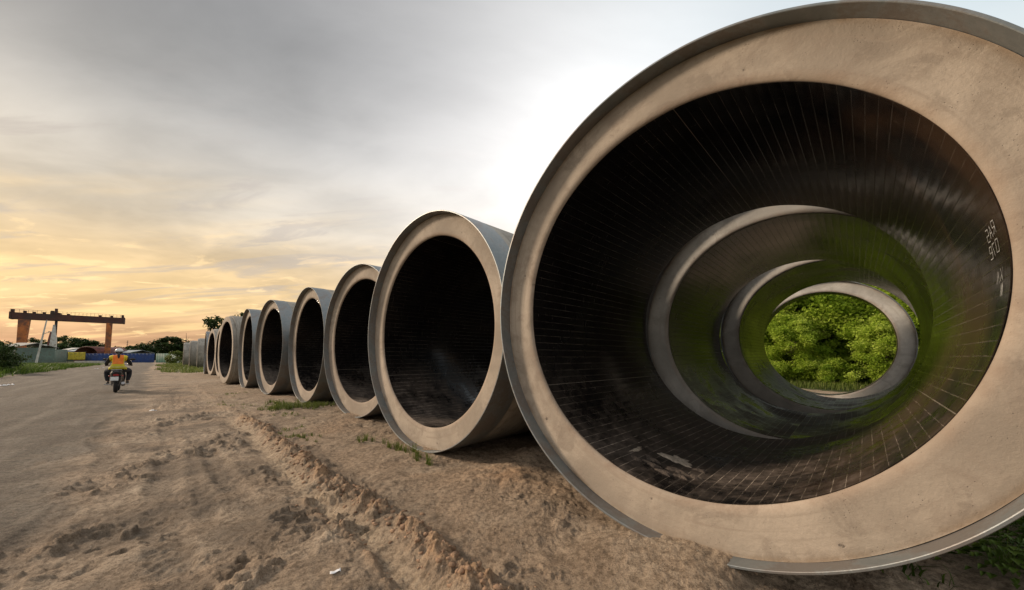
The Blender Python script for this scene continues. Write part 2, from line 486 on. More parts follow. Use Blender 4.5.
def concrete_material(name, base, dark, side=False):
    m, nt, b = material(name)
    tc = nt.new('ShaderNodeTexCoord').outputs['Object']
    oi = nt.new('ShaderNodeObjectInfo').outputs['Random']
    P = nt.vmath('ADD', tc, nt.comb(nt.math('MULTIPLY', oi, 37), 0.0, nt.math('MULTIPLY', oi, 11)))
    n1 = nt.noise(P, 1.3, 6, .6, .5); n2 = nt.noise(P, 6.0, 6, .65, .3); n3 = nt.noise(P, 45, 5, .7)
    lo = tuple(c * .66 for c in base); hi = tuple(min(1, c * 1.12) for c in base)
    c = nt.mix(nt.ramp(n1, .32, .68), lo, hi)
    c = nt.mix(nt.ramp(n2, .47, .70, 0, .8), c, dark)
    blot = nt.noise(P, 2.6, 7, .7, 1.2)
    c = nt.mix(nt.ramp(blot, .54, .62, 0, .38), c, tuple(q * .62 for q in dark))
    c = nt.mix(nt.ramp(oi, 0, 1, 0, .28), c, tuple(q * .7 for q in dark))
    # tiny air pores and specks
    v = nt.voro(P, 55)
    pore = nt.math('MULTIPLY', nt.ramp(v, .16, .08), nt.ramp(nt.noise(P, 7, 3, .6), .50, .62))
    c = nt.mix(nt.math('MULTIPLY', pore, .75), c, (.10, .085, .07))
    v2 = nt.voro(P, 4.3)
    pit = nt.math('MULTIPLY', nt.ramp(v2, .075, .045), nt.ramp(n3, .40, .60))
    c = nt.mix(nt.math('MULTIPLY', pit, .8), c, (.09, .075, .06))
    c = nt.mix(nt.ramp(n3, .30, .70, .22, 0), c, tuple(q * .6 for q in base))
    xyz = nt.sep(tc)
    # seam streaks: long run marks down the outer wall / trowel arcs on the face
    zz = nt.math('SUBTRACT', xyz[2], PR)
    ang = nt.math('ARCTAN2', xyz[0], zz)
    rad = nt.math('SQRT', nt.math('ADD', nt.math('MULTIPLY', xyz[0], xyz[0]), nt.math('MULTIPLY', zz, zz)))
    if side:
        sv = nt.comb(nt.math('MULTIPLY', ang, 1.0), nt.math('MULTIPLY', xyz[1], 7.0), nt.math('MULTIPLY', oi, 9))
        st = nt.noise(sv, 1.6, 6, .65, .4)
        c = nt.mix(nt.ramp(st, .48, .70, 0, .6), c, (.15, .135, .115))
    else:
        sv = nt.comb(nt.math('MULTIPLY', ang, .7), nt.math('MULTIPLY', rad, 16.0), nt.math('MULTIPLY', oi, 9))
        st = nt.noise(sv, 1.5, 6, .62, .5)
        c = nt.mix(nt.ramp(st, .48, .70, 0, .6), c, dark)
        # brown stain on the rounded lip of the bore, dry sand dust low down
        lip = nt.math('MULTIPLY', nt.ramp(rad, 1.455, 1.40), nt.ramp(n2, .3, .65, .3, .9))
        c = nt.mix(nt.math('MULTIPLY', lip, .42), c, (.28, .19, .13))
        edge = nt.math('MULTIPLY', nt.ramp(rad, 1.64, 1.682), nt.ramp(n2, .35, .6))
        c = nt.mix(nt.math('MULTIPLY', edge, .6), c, (.25, .175, .11))
    nt.put(b.inputs['Base Color'], c)
    b.inputs['Roughness'].default_value = .86
    b.inputs['Specular IOR Level'].default_value = .3
    h = nt.math('SUBTRACT', nt.math('ADD', nt.math('MULTIPLY', n3, .5), nt.math('MULTIPLY', n2, .8)), nt.math('MULTIPLY', nt.math('MAXIMUM', pore, pit), .9))
    nt.put(b.inputs['Normal'], nt.bump(h, .45, .012))
    return m
m_face = concrete_material('cast concrete end face', (.46, .385, .305), (.31, .25, .195))
m_face_pale = concrete_material('pale grey cast concrete', (.56, .54, .50), (.42, .39, .35))
m_side = concrete_material('weathered concrete barrel', (.37, .345, .30), (.24, .215, .18), True)

def liner_material():
    m, nt, b = material('black plastic pipe lining')
    tc = nt.new('ShaderNodeTexCoord').outputs['Object']
    oi = nt.new('ShaderNodeObjectInfo').outputs['Random']
    x, y, z = nt.sep(tc)[0:3]
    zz = nt.math('SUBTRACT', z, PR)
    ang = nt.math('ARCTAN2', x, zz)
    K = 120 / (2 * PI)
    ph = nt.math('MULTIPLY', ang, K)
    fr = nt.math('ABSOLUTE', nt.math('SUBTRACT', nt.math('FRACT', ph), .5))       # 0 mid-strip, .5 at the rib
    line = nt.ramp(fr, .445, .485)
    sheet = nt.math('ABSOLUTE', nt.math('SUBTRACT', nt.math('FRACT', nt.math('MULTIPLY', ang, 3 / (2 * PI))), .5))
    seam = nt.ramp(sheet, .4985, .4997)
    cyl = nt.comb(nt.math('MULTIPLY', ang, 1.378), y, nt.math('MULTIPLY', oi, 13))
    n1 = nt.noise(cyl, 1.1, 5, .6, .4)
    n2 = nt.noise(cyl, 9, 6, .7)
    strip = nt.noise(nt.comb(nt.math('FLOOR', ph), nt.math('MULTIPLY', y, 2.2), 0.0), 1.7, 3, .6)
    brk = nt.noise(nt.comb(nt.math('MULTIPLY', nt.math('FLOOR', ph), 3.7), nt.math('MULTIPLY', y, 6.0), 1.0), 1.3, 4, .7)
    # short ring-wise scuffs, regularly spaced like form joints
    fy = nt.math('ABSOLUTE', nt.math('SUBTRACT', nt.math('FRACT', nt.math('MULTIPLY', y, 9.0)), .5))
    cross = nt.math('MULTIPLY', nt.ramp(fy, .44, .49), nt.ramp(n2, .52, .64))
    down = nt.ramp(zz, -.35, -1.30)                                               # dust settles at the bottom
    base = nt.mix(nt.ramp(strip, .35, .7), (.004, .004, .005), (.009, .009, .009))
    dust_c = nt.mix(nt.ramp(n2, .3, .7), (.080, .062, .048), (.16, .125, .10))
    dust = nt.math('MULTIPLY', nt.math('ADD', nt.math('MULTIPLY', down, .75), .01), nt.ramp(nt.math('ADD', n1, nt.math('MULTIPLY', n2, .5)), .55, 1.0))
    warm_sheen = nt.math('MULTIPLY', nt.ramp(nt.noise(cyl, .8, 5, .6, .8), .34, .58), nt.ramp(x, .2, 1.2, .04, 1.0))
    base = nt.mix(nt.math('MULTIPLY', warm_sheen, .75), base, (.062, .036, .021))      # warm brown reflection painted into the colour of one flank
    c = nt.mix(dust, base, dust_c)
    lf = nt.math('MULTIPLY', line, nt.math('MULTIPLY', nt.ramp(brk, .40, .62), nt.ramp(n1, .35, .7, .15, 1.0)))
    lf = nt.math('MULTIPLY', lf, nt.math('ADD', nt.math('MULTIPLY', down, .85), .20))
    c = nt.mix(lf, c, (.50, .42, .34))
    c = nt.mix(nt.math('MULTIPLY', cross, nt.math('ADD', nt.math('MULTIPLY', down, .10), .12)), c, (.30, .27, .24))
    c = nt.mix(nt.math('MULTIPLY', seam, .4), c, (.33, .29, .24))
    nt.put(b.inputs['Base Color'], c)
    ro = nt.math('ADD', nt.ramp(n1, .3, .75, .12, .30), nt.math('MULTIPLY', dust, .9), clamp=True)
    nt.put(b.inputs['Roughness'], ro)
    b.inputs['IOR'].default_value = 1.38
    h = nt.math('ADD', nt.math('MULTIPLY', line, -.35), nt.math('MULTIPLY', n2, .10))
    h = nt.math('ADD', h, nt.math('MULTIPLY', nt.ramp(fr, 0, .46), -.10))
    h = nt.math('ADD', h, nt.math('MULTIPLY', n1, .8))
    nt.put(b.inputs['Normal'], nt.bump(h, .35, .010))
    return m
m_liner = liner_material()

def collar_material():
    m, nt, b = material('grey primed steel collar')
    tc = nt.new('ShaderNodeTexCoord').outputs['Object']
    n1 = nt.noise(tc, 3.0, 6, .65, .6); n2 = nt.noise(tc, 30, 4, .7)
    c = nt.mix(nt.ramp(n1, .35, .65), (.19, .21, .215), (.30, .315, .315))
    rust = nt.ramp(nt.math('ADD', n1, nt.math('MULTIPLY', n2, .25)), .56, .74)
    c = nt.mix(nt.math('MULTIPLY', rust, .45), c, (.12, .07, .042))
    nt.put(b.inputs['Base Color'], c)
    b.inputs['Metallic'].default_value = .55
    b.inputs['Roughness'].default_value = .5
    nt.put(b.inputs['Normal'], nt.bump(nt.math('ADD', n2, n1), .25, .006))
    return m
m_collar = collar_material()

def make_pipe(loc, yaw, length, label, group, collar=True, seg=SEG, name='concrete_pipe', fmat=None):
    root = empty(name, loc, -R(yaw))
    tag(root, label, 'concrete pipe', group)
    d0 = .12 if collar else .0
    L = length
    # barrel: outer wall and rear spigot
    outer = [(PC - .002, d0 + .0005), (PC - .001, d0 + .10), (PR - .004, d0 + .102), (PR - .003, L - .20), (PR - .010, L - .185), (1.625, L - .180), (1.622, L - .02), (1.605, L)] if collar else \
            [(PC - .045, .0), (PC - .040, .012), (PC - .035, .14), (PR - .004, .145), (PR - .003, L - .02), (PR - .02, L)]
    lip = []
    for k in range(0, 8):
        a = (PI / 2) * k / 7
        lip.append((PB + .006 + .055 * (1 - math.sin(a)), d0 + .030 * (1 - math.cos(a))))
    rnd = [(PC - .020, d0 + .0), (PC - .010, d0 + .002)] if collar else [(PC - .06, .0), (PC - .05, .0005)]
    face = [(PB + .006, d0 + .06)] + lip[::-1] + [(PB + .10, d0 - .001), (PB + .17, d0 - .0015), (PB + .24, d0 - .001)] + rnd + [(outer[0][0], outer[0][1] + .0005 if collar else .002)]
    f = revolve('end_face', face, fmat or m_face, root, seg)
    rear = [(1.60, L), (1.50, L + .001), (PB + .012, L), (PB + .006, L - .012), (PB + .006, L - .08)] if collar else [(PR - .02, L), (1.5, L + .001), (PB + .012, L), (PB + .006, L - .012), (PB + .006, L - .08)]
    revolve('barrel', outer + rear, m_side, root, seg)
    ra = rng.normal(0, 1, seg)
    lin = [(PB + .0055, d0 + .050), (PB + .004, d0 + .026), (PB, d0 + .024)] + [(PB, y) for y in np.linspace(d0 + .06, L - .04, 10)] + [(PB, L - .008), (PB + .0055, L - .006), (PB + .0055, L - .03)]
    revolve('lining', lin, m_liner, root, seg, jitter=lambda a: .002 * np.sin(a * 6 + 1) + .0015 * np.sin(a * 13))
    if collar:
        th = .016
        cp = [(PC, d0 + .098), (PC, .003), (PC + .003, 0), (PC + th - .003, 0), (PC + th, .003), (PC + th, d0 + .28), (PC + th - .004, d0 + .283), (PC + .012, d0 + .12)]
        revolve('steel_collar', cp, m_collar, root, seg, closed=True, jitter=lambda a: .0015 * np.sin(a * 5 + 2) + .001 * np.sin(a * 11))
    return root

G1 = 'concrete pipes standing in a long row'
G2 = 'concrete pipes lined up behind the nearest one'
p1 = make_pipe((1.08, 2.38, .045), 45.0, 2.66, 'nearest and largest looking concrete pipe with chalk scribbles inside its black bore', G1, seg=384)
make_pipe((3.26, 4.27, 0.0), 43.9, 2.98, 'concrete pipe directly behind the nearest one, its pale rim seen through the bore', G2, fmat=m_face_pale)
make_pipe((5.71, 6.44, .04), 44.9, 2.74, 'third pipe inwards seen as the middle pale crescent inside the nearest bore', G2, fmat=m_face_pale)
make_pipe((8.22, 9.40, -.01), 45.2, .66, 'short last concrete ring framing the green bushes', G2, fmat=m_face_pale)
make_pipe(W(6.25, 4.35, 0), 43.5, 2.6, 'unseen concrete pipe added behind the second pipe of the row to darken its bore', G2)  # added out of sight to keep sky light out of the second bore
make_pipe(W(6.3, 8.1, 0), 43.5, 2.6, 'unseen concrete pipe added behind the third pipe of the row to darken its bore', G2)  # likewise added unseen, blocks the sky behind the third bore
row = [  # s, t, yaw, length, collar
    (2.65, 4.50, 43.5, 3.0, True, 'second concrete pipe of the row with grass tufts at its foot'),
    (3.08, 8.03, 41.0, 2.6, True, 'third concrete pipe of the row, beyond the one with grass tufts at its foot'),
    (3.05, 11.75, 44.3, 2.6, True, 'fourth concrete pipe of the row behind the bright patch of grass'),
    (2.78, 15.25, 41.5, 2.6, True, 'fifth concrete pipe of the row, just past the grass patch'),
    (2.62, 18.80, 45.0, 2.6, True, 'sixth pipe of the row turned slightly away with a narrower opening'),
    (2.34, 22.4, 40.8, 2.6, False, 'seventh pipe of the row showing a plain face without steel collar'),
    (2.85, 29.9, 42.0, 2.6, False, 'eighth pipe of the row mostly hidden, a thin rim behind the plain faced pipe'),
    (2.72, 33.6, 41.5, 2.6, False, 'ninth pipe of the row, small open one before the edge-on pipe'),
    (2.66, 37.3, 47.0, 2.6, True, 'tenth pipe of the row standing edge-on with a dark collar'),
    (3.0, 51.0, 48.0, 2.8, False, 'nearest of the three far pale pipes that show only their sides'),
    (2.75, 58.5, 47.0, 2.8, False, 'middle of the three far pale pipes that show only their sides'),
    (2.5, 67.0, 46.6, 2.8, False, 'farthest pale pipe at the very left end of the row'),
]
for s_, t_, yw, L_, cl, lb in row:
    make_pipe(W(s_, t_, 0.0), yw, L_, lb, G1, cl, 128 if t_ > 14 else 224)

# chalk scribbles on the lining of the nearest pipe, just inside its mouth on the right
m_chalk = simple('white chalk', (.30, .30, .29), .95, var=.5, scale=60, bump=0)
def on_bore(a, y, lift=.0035):
    r = PB - lift
    return Vector((math.sin(a) * r, y, PR + math.cos(a) * r))
def stroke(mb, pts, w=.006):
    for (a0, y0), (a1, y1) in zip(pts[:-1], pts[1:]):
        n = max(1, int(math.hypot((a1 - a0) * PB, y1 - y0) / .03))
        for k in range(n):
            f0, f1 = k / n, (k + 1) / n
            A = (a0 + (a1 - a0) * f0, y0 + (y1 - y0) * f0); B = (a0 + (a1 - a0) * f1, y0 + (y1 - y0) * f1)
            dx, dy = (B[0] - A[0]) * PB, B[1] - A[1]; q = math.hypot(dx, dy) or 1
            ox, oy = -dy / q * w / 2 / PB, dx / q * w / 2
            vs = [mb.bm.verts.new(on_bore(*p)) for p in ((A[0] - ox, A[1] - oy), (A[0] + ox, A[1] + oy), (B[0] + ox, B[1] + oy), (B[0] - ox, B[1] - oy))]
            mb.bm.faces.new(vs)
def glyph(mb, a, y, h, w, pts):   # pts in unit cell: x along the axis, y up
    stroke(mb, [(R(a) - py_ * h / PB, y + px_ * w) for px_, py_ in pts], .005)
for rowg in ([(84.0, .26, [(0, 0), (0, 1), (1, 1), (1, .5), (0, .5), (1, 0)]), (84.3, .32, [(0, 0), (.5, 1), (1, 0), (.8, .4), (.2, .4)]), (84.6, .38, [(1, 1), (0, 1), (0, .5), (1, .5), (1, 0), (0, 0)])],
             [(87.6, .27, [(0, 0), (1, 0), (1, 1), (0, 1), (0, 0)]), (87.9, .33, [(0, 1), (1, 1), (.4, 0)]), (88.1, .39, [(0, .5), (1, .5), (1, 1), (0, 1), (0, 0), (1, 0)])],
             [(93.4, .25, [(0, 0), (1, 1), (.5, .5), (0, 1), (1, 0)]), (93.7, .31, [(0, 0), (.5, 1), (1, 0)])],
             [(96.4, .24, [(0, 0), (.3, 1), (.5, 0), (.8, 1), (1, 0)])]):
    mb = MB()
    for a_, y_, g_ in rowg: glyph(mb, a_, y_, .060, .042, g_)
    mb.build('chalk_mark', m_chalk, p1, False)

# dried mud and cement inside the nearest bore
m_cement = simple('spilled cement crust', (.40, .34, .27), .95, var=.3, scale=30, bump=.6)
m_mud = simple('dried dark mud', (.085, .066, .052), .95, var=.5, scale=25, bump=.8)
def crust(mat, name, a, y, w, l, hgt, seed, label, cat, grp=None):
    rg = np.random.default_rng(seed)
    root_m = p1.matrix_basis if False else (Matrix.Translation(p1.location) @ Matrix.Rotation(p1.rotation_euler.z, 4, 'Z'))
    c = root_m @ on_bore(R(a), y, .001)
    n, m_ = 22, 5
    mb = MB(); rows_ = []
    shape = [1 + .28 * math.sin(3 * q + seed) + .22 * math.sin(7 * q + 2 * seed) + rg.normal(0, .08) for q in np.linspace(0, 2 * PI, n, endpoint=False)]
    for k in range(m_):
        f = 1 - k / (m_ - 1) * .92
        ring = []
        for i, q in enumerate(np.linspace(0, 2 * PI, n, endpoint=False)):
            aa = R(a) + math.cos(q) * w * f * shape[i] / PB; yy = y + math.sin(q) * l * f * shape[i]
            lift = .002 + hgt * (1 - f ** 3) * (.75 + .4 * rg.random()) if k else -.001
            ring.append((root_m @ on_bore(aa, yy, lift)) - c)
        rows_.append(ring)
    mb.loft(rows_)
    o = mb.build(name, mat, None, True, 50)
    o.location = c
    tag(o, label, cat, grp)
crust(m_cement, 'cement_crust', 193, .86, .13, .09, .010, 3, 'pale square crust of spilled cement on the floor of the nearest pipe', 'cement crust')
crust(m_cement, 'cement_streak', 204.5, .62, .02, .10, .008, 5, 'thin pale sliver of cement left of the square crust in the pipe', 'cement streak')
for k, (a, y, w, l) in enumerate([(196, .50, .07, .03), (191, .46, .06, .035), (186.5, .50, .05, .03), (189, .60, .09, .04), (198, .60, .06, .03), (183, .58, .04, .02), (201, .44, .04, .02), (184, .78, .05, .025)]):
    crust(m_mud, 'mud_patch', a, y, w, l, .016, 20 + k, 'flaky dark patch of dried mud near the mouth of the nearest pipe', 'mud patch', 'mud patches in the nearest bore')

# ------------------------------------------------------------------ vegetation
def leaf_material(name, c0, c1, c2, trans=.35):
    m, nt, b = material(name)
    a = nt.new('ShaderNodeAttribute', attribute_name='tint').outputs['Fac']
    oi = nt.new('ShaderNodeObjectInfo').outputs['Random']
    k = nt.math('ADD', a, nt.math('MULTIPLY', nt.math('SUBTRACT', oi, .5), .25), clamp=True)
    c = nt.mix(nt.ramp(k, .0, .55), c0, c1); c = nt.mix(nt.ramp(k, .5, 1.0), c, c2)
    nt.put(b.inputs['Base Color'], c)
    b.inputs['Roughness'].default_value = .55
    b.inputs['Specular IOR Level'].default_value = .12
    tr = nt.new('ShaderNodeBsdfTranslucent'); nt.put(tr.inputs[0], c)
    mx = nt.new('ShaderNodeMixShader'); mx.inputs[0].default_value = trans
    nt.l.new(b.outputs[0], mx.inputs[1]); nt.l.new(tr.outputs[0], mx.inputs[2])
    out = m.node_tree.nodes.get('Material Output'); nt.l.new(mx.outputs[0], out.inputs[0])
    return m
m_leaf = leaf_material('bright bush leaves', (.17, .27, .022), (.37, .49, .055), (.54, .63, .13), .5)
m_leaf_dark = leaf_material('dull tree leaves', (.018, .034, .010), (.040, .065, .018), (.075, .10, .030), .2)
m_bark = simple('bark', (.10, .078, .055), .9, var=.4, scale=14, bump=.6)

def leaves_mesh(name, centres, sizes, tints, seed, flat=.35, aspect=1.9):
    rg = np.random.default_rng(seed)
    n = len(centres)
    nrm = rg.normal(size=(n, 3)); nrm[:, 2] = np.abs(nrm[:, 2]) + flat
    nrm /= np.linalg.norm(nrm, axis=1)[:, None]
    ax = rg.normal(size=(n, 3)); ax -= (ax * nrm).sum(1)[:, None] * nrm; ax /= np.linalg.norm(ax, axis=1)[:, None]
    bx_ = np.cross(nrm, ax)
    s = sizes[:, None]
    p0 = centres - ax * s * aspect * .5; p2 = centres + ax * s * aspect * .5
    p1_ = centres - bx_ * s * .5 + nrm * s * .12; p3 = centres + bx_ * s * .5 + nrm * s * .12
    V = np.stack([p0, p1_, p2, p3], 1).reshape(-1, 3)
    i = np.arange(n)[:, None] * 4
    F = np.concatenate([i + [[0, 1, 2]], i + [[0, 2, 3]]], 1).reshape(-1, 3)
    me = mesh_np(name, V, F)
    at_ = me.attributes.new('tint', 'FLOAT', 'POINT'); at_.data.foreach_set('value', np.repeat(tints, 4).astype(np.float32))
    return me

def crown_points(seed, nclump, nleaf, rx, ry, z0, z1, clump=.45, leaf=.09, hollow=.35, gap=.0):
    rg = np.random.default_rng(seed)
    th = rg.uniform(0, 2 * PI, nclump); cz = rg.uniform(-1, 1, nclump)
    rad = rg.uniform(hollow, 1, nclump) ** .6
    lob = 1 + .22 * np.sin(th * 3 + seed) + .16 * np.sin(th * 5 + cz * 4 + seed * 2) + rg.normal(0, .08, nclump)
    h = np.sqrt(np.maximum(0, 1 - np.abs(cz) ** 2.6))
    cx = np.cos(th) * h * rx * rad * lob; cy = np.sin(th) * h * ry * rad * lob
    zc_ = (z0 + z1) / 2 + cz * (z1 - z0) / 2 * (.85 + .2 * rg.random(nclump))
    cl = np.stack([cx, cy, zc_], -1)
    cs = clump * rg.uniform(.55, 1.35, nclump)
    idx = rg.integers(0, nclump, nclump * nleaf)
    off = rg.normal(size=(len(idx), 3)); off /= np.linalg.norm(off, axis=1)[:, None]
    off *= (rg.random(len(idx)) ** .8 * 1.25)[:, None] * cs[idx][:, None] * np.array([1, 1, .72])
    P = cl[idx] + off
    tint = np.clip(rg.normal(.45, .2, nclump)[idx] + rg.normal(0, .13, len(idx)), 0, 1)
    sz = leaf * rg.uniform(.6, 1.35, len(idx))
    keep = P[:, 2] > .03
    return P[keep], sz[keep], tint[keep], cl

def limb_mesh(seed, cl, h, r0, nl, base_z=0.0):
    rg = np.random.default_rng(seed + 99)
    mb = MB()
    top = Vector((rg.normal(0, .1), rg.normal(0, .1), h))
    pts = [Vector((0, 0, base_z - .1)), Vector((rg.normal(0, .05), rg.normal(0, .05), h * .35)), top * .7 + Vector((.08, .02, 0)), top]
    mb.tube(pts, [r0, r0 * .8, r0 * .55, r0 * .25], 8)
    for k in rg.choice(len(cl), min(nl, len(cl)), replace=False):
        c = Vector(cl[k]); f = rg.uniform(.25, .75)
        a = pts[1].lerp(pts[3], f)
        mid = a.lerp(c, .5) + Vector((0, 0, .12))
        mb.tube([a, mid, c], [r0 * .32, r0 * .2, r0 * .07], 6)
    return mb

def proto_plant(name, seed, rx, ry, z0, z1, nclump, nleaf, clump, leaf, mleaf, r0=.09, nl=14, hollow=.35):
    P, sz, ti, cl = crown_points(seed, nclump, nleaf, rx, ry, z0, z1, clump, leaf, hollow)
    crown = leaves_mesh('crown', P, sz, ti, seed); crown.materials.append(mleaf)
    mb = limb_mesh(seed, cl, z0 + (z1 - z0) * .75, r0, nl)
    bmesh.ops.recalc_face_normals(mb.bm, faces=mb.bm.faces[:])
    tm = bpy.data.meshes.new('trunk'); mb.bm.to_mesh(tm); mb.bm.free(); tm.materials.append(m_bark)
    return crown, tm

def place_plant(name, proto, loc, rz, sc, label, cat, group=None):
    root = empty(name, loc, rz); root.scale = (sc[0], sc[1], sc[2]) if hasattr(sc, '__len__') else (sc,) * 3
    tag(root, label, cat, group)
    for nm, me in zip(('crown', 'trunk'), proto):
        o = bpy.data.objects.new(nm, me); COL.objects.link(o); o.parent = root
    return root

bushA = proto_plant('bush', 11, 2.3, 2.1, .25, 6.2, 200, 330, .46, .080, m_leaf, .08, 20)
bushB = proto_plant('bush', 12, 1.9, 2.0, .20, 4.6, 150, 320, .42, .075, m_leaf, .06, 16)
bushC = proto_plant('bush', 13, 1.4, 1.4, .05, 2.0, 60, 300, .36, .065, m_leaf, .04, 8)
GB = 'green bushes beyond the pipes'
green = [('A', 24.4, 4.4, 1.05, 'tall bright bush left of centre in the round opening'), ('A', 24.6, .9, 1.0, 'tall leafy bush in the middle of the round opening'),
         ('A', 24.0, -2.6, 1.08, 'tall bush at the right edge of the round opening'), ('A', 26.3, .6, 1.12, 'tall bush in the second rank filling the middle of the view'), ('A', 26.2, 4.6, 1.1, 'tall bush in the second rank on the left of the view'), ('B', 22.6, 2.6, .72, 'lower yellow green bush in front of the tall ones, seen through the pipes'),
         ('B', 22.5, -.6, .66, 'low dense bush in front and to the right of the yellow green one'), ('A', 23.6, 8.2, 1.0, 'bush standing left of the view through the pipes'),
         ('A', 24.2, -6.4, 1.1, 'bush right of the round opening seen in the gap between pipes'), ('A', 28.5, 2.4, 1.25, 'rearmost tall bush left, behind the front bushes'),
         ('A', 28.2, -1.6, 1.25, 'rearmost tall bush right, behind the front bushes'), ('C', 21.9, 1.2, .62, 'knee high leafy shrub at the foot of the bushes, centre'),
         ('C', 21.9, -1.5, .6, 'knee high leafy shrub at the foot of the bushes, right'), ('C', 21.9, 3.6, .6, 'knee high leafy shrub at the foot of the bushes, left'),
         ('A', 20.5, -11.0, 1.1, 'bush at the far right behind the nearest pipe')]
protos = dict(A=bushA, B=bushB, C=bushC)
for i, (k, s_, t_, sc, lb) in enumerate(green):
    place_plant('bush', protos[k], W(s_, t_, -.05), i * 1.9, sc, lb, 'bush', GB)

def blades(name, pts, hmin, hmax, wid, mat, seed, lean=.35, nseg=2):
    rg = np.random.default_rng(seed); n = len(pts)
    h = rg.uniform(hmin, hmax, n)[:, None]
    a = rg.uniform(0, 2 * PI, n); dr = np.stack([np.cos(a), np.sin(a), np.zeros(n)], -1)
    sd = np.stack([-np.sin(a), np.cos(a), np.zeros(n)], -1)
    ln = rg.uniform(.1, 1, n)[:, None] * lean
    up = np.array([[0, 0, 1.]])
    w = wid * rg.uniform(.6, 1.3, n)[:, None]
    b0 = pts - sd * w; b1 = pts + sd * w
    m0 = pts + up * h * .55 + dr * h * ln * .4 - sd * w * .7; m1 = m0 + sd * w * 1.4
    tp = pts + up * h * (1 - .3 * ln) + dr * h * ln * 1.3
    V = np.stack([b0, b1, m1, m0, tp], 1).reshape(-1, 3)
    i = np.arange(n)[:, None] * 5
    F = np.concatenate([i + [[0, 1, 2]], i + [[0, 2, 3]], i + [[3, 2, 4]]], 1).reshape(-1, 3)
    me = mesh_np(name, V, F)
    at_ = me.attributes.new('tint', 'FLOAT', 'POINT'); at_.data.foreach_set('value', np.repeat(np.clip(rg.normal(.45, .25, n), 0, 1), 5).astype(np.float32))
    return link(name, me, mat, None, False)
m_grass = leaf_material('grass blades', (.06, .085, .018), (.115, .155, .028), (.25, .25, .09), .35)
m_grass_dk = leaf_material('verge grass', (.035, .065, .010), (.085, .14, .020), (.16, .21, .04), .3)

def ground_pts(S, T):
    x = (S - T) * .70710678; y = (S + T) * .70710678
    z = heights(x, y)[0]
    return np.stack([x, y, z - .005], -1)
def patch(spots, seed):
    rg = np.random.default_rng(seed); S = []; T = []
    for (s0, t0, rs, rt, n) in spots:
        nc = max(2, n // 14)
        cs = rg.normal(0, .5, (nc, 2)); k = rg.integers(0, nc, n)
        S.append(s0 + (cs[k, 0] + rg.normal(0, .06, n)) * rs); T.append(t0 + (cs[k, 1] + rg.normal(0, .06, n)) * rt)
    return ground_pts(np.concatenate(S), np.concatenate(T))
tag(blades('grass', patch([(2.48, 4.6, .10, .6, 230), (2.46, 4.05, .06, .4, 110), (2.40, 5.5, .15, .4, 110)], 41), .05, .16, .004, m_grass, 1, .8), 'sparse grass tufts at the foot of the second pipe', 'grass', kind='stuff')
tag(blades('grass', patch([(2.45, 10.6, .55, .9, 1500), (2.95, 10.1, .35, .6, 600), (2.5, 12.2, .3, .5, 150)], 42), .05, .17, .006, m_grass, 2, .8), 'bright grass patch before the fourth pipe', 'grass', kind='stuff')
tag(blades('grass', patch([(1.75, 6.5, .2, .55, 220), (1.7, 7.6, .3, .4, 90), (2.1, 9.2, .3, .7, 130), (1.5, 12.5, .5, 1.2, 150), (1.9, 16.5, .5, 1.6, 150)], 43), .03, .09, .004, m_grass, 3, 1.0), 'thin grass growing in the sand right of the rut', 'grass', kind='stuff')
# weeds in the lower right corner behind the nearest pipe
rg = np.random.default_rng(77)
S = rg.uniform(3.2, 7.0, 6500); T = rg.uniform(-3.0, .3, 6500)
kk = fbm(S * 1.1, T * 1.1, 3, 5) > -.12
gp = ground_pts(S[kk], T[kk])
tag(blades('grass', gp, .04, .17, .007, m_grass_dk, 4, .9), 'dark weeds on the ground right of the nearest pipe', 'grass', kind='stuff')
for i, (s_, t_) in enumerate([(3.75, -.55), (4.25, -.85), (3.95, -1.15), (4.9, -.9)]):
    g_ = np.random.default_rng(300 + i); n = 220
    ctr = g_.normal(size=(n, 3)) * [.13, .13, .05] + [0, 0, .10]
    nl = 260; VV = [(0, 0, -.01)]; FF = []
    for q in range(nl):
        az_ = g_.uniform(0, 2 * PI); rr_ = g_.uniform(.03, .34); hh_ = g_.uniform(.03, .20); w_ = g_.uniform(.012, .026); l_ = g_.uniform(.04, .08)
        dv = np.array([math.cos(az_), math.sin(az_), 0]); sv = np.array([-math.sin(az_), math.cos(az_), 0]); up_ = np.array([0, 0, 1.])
        c0 = dv * rr_ + up_ * hh_; b_ = len(VV)
        VV += [c0, c0 + sv * w_ * .12, c0 + dv * l_ * .5 + sv * w_ + up_ * .01, c0 + dv * l_ - up_ * .01, c0 + dv * l_ * .5 - sv * w_ + up_ * .01]
        FF += [(0, b_, b_ + 1), (b_, b_ + 2, b_ + 3), (b_, b_ + 3, b_ + 4)]
    me = mesh_np('weed_plant', np.array(VV), np.array(FF)); at_ = me.attributes.new('tint', 'FLOAT', 'POINT'); at_.data.foreach_set('value', np.clip(g_.normal(.45, .2, len(VV)), 0, 1).astype(np.float32))
    o = link('weed_plant', me, m_grass_dk, None, False); o.location = W(s_, t_, .0)
    tag(o, ['small leafy weed nearest the rim of the big pipe', 'small leafy weed in the middle of the dark verge', 'small leafy weed closest to the corner of the picture', 'small leafy weed farthest back on the dark verge'][i], 'weed', 'weeds right of the nearest pipe')
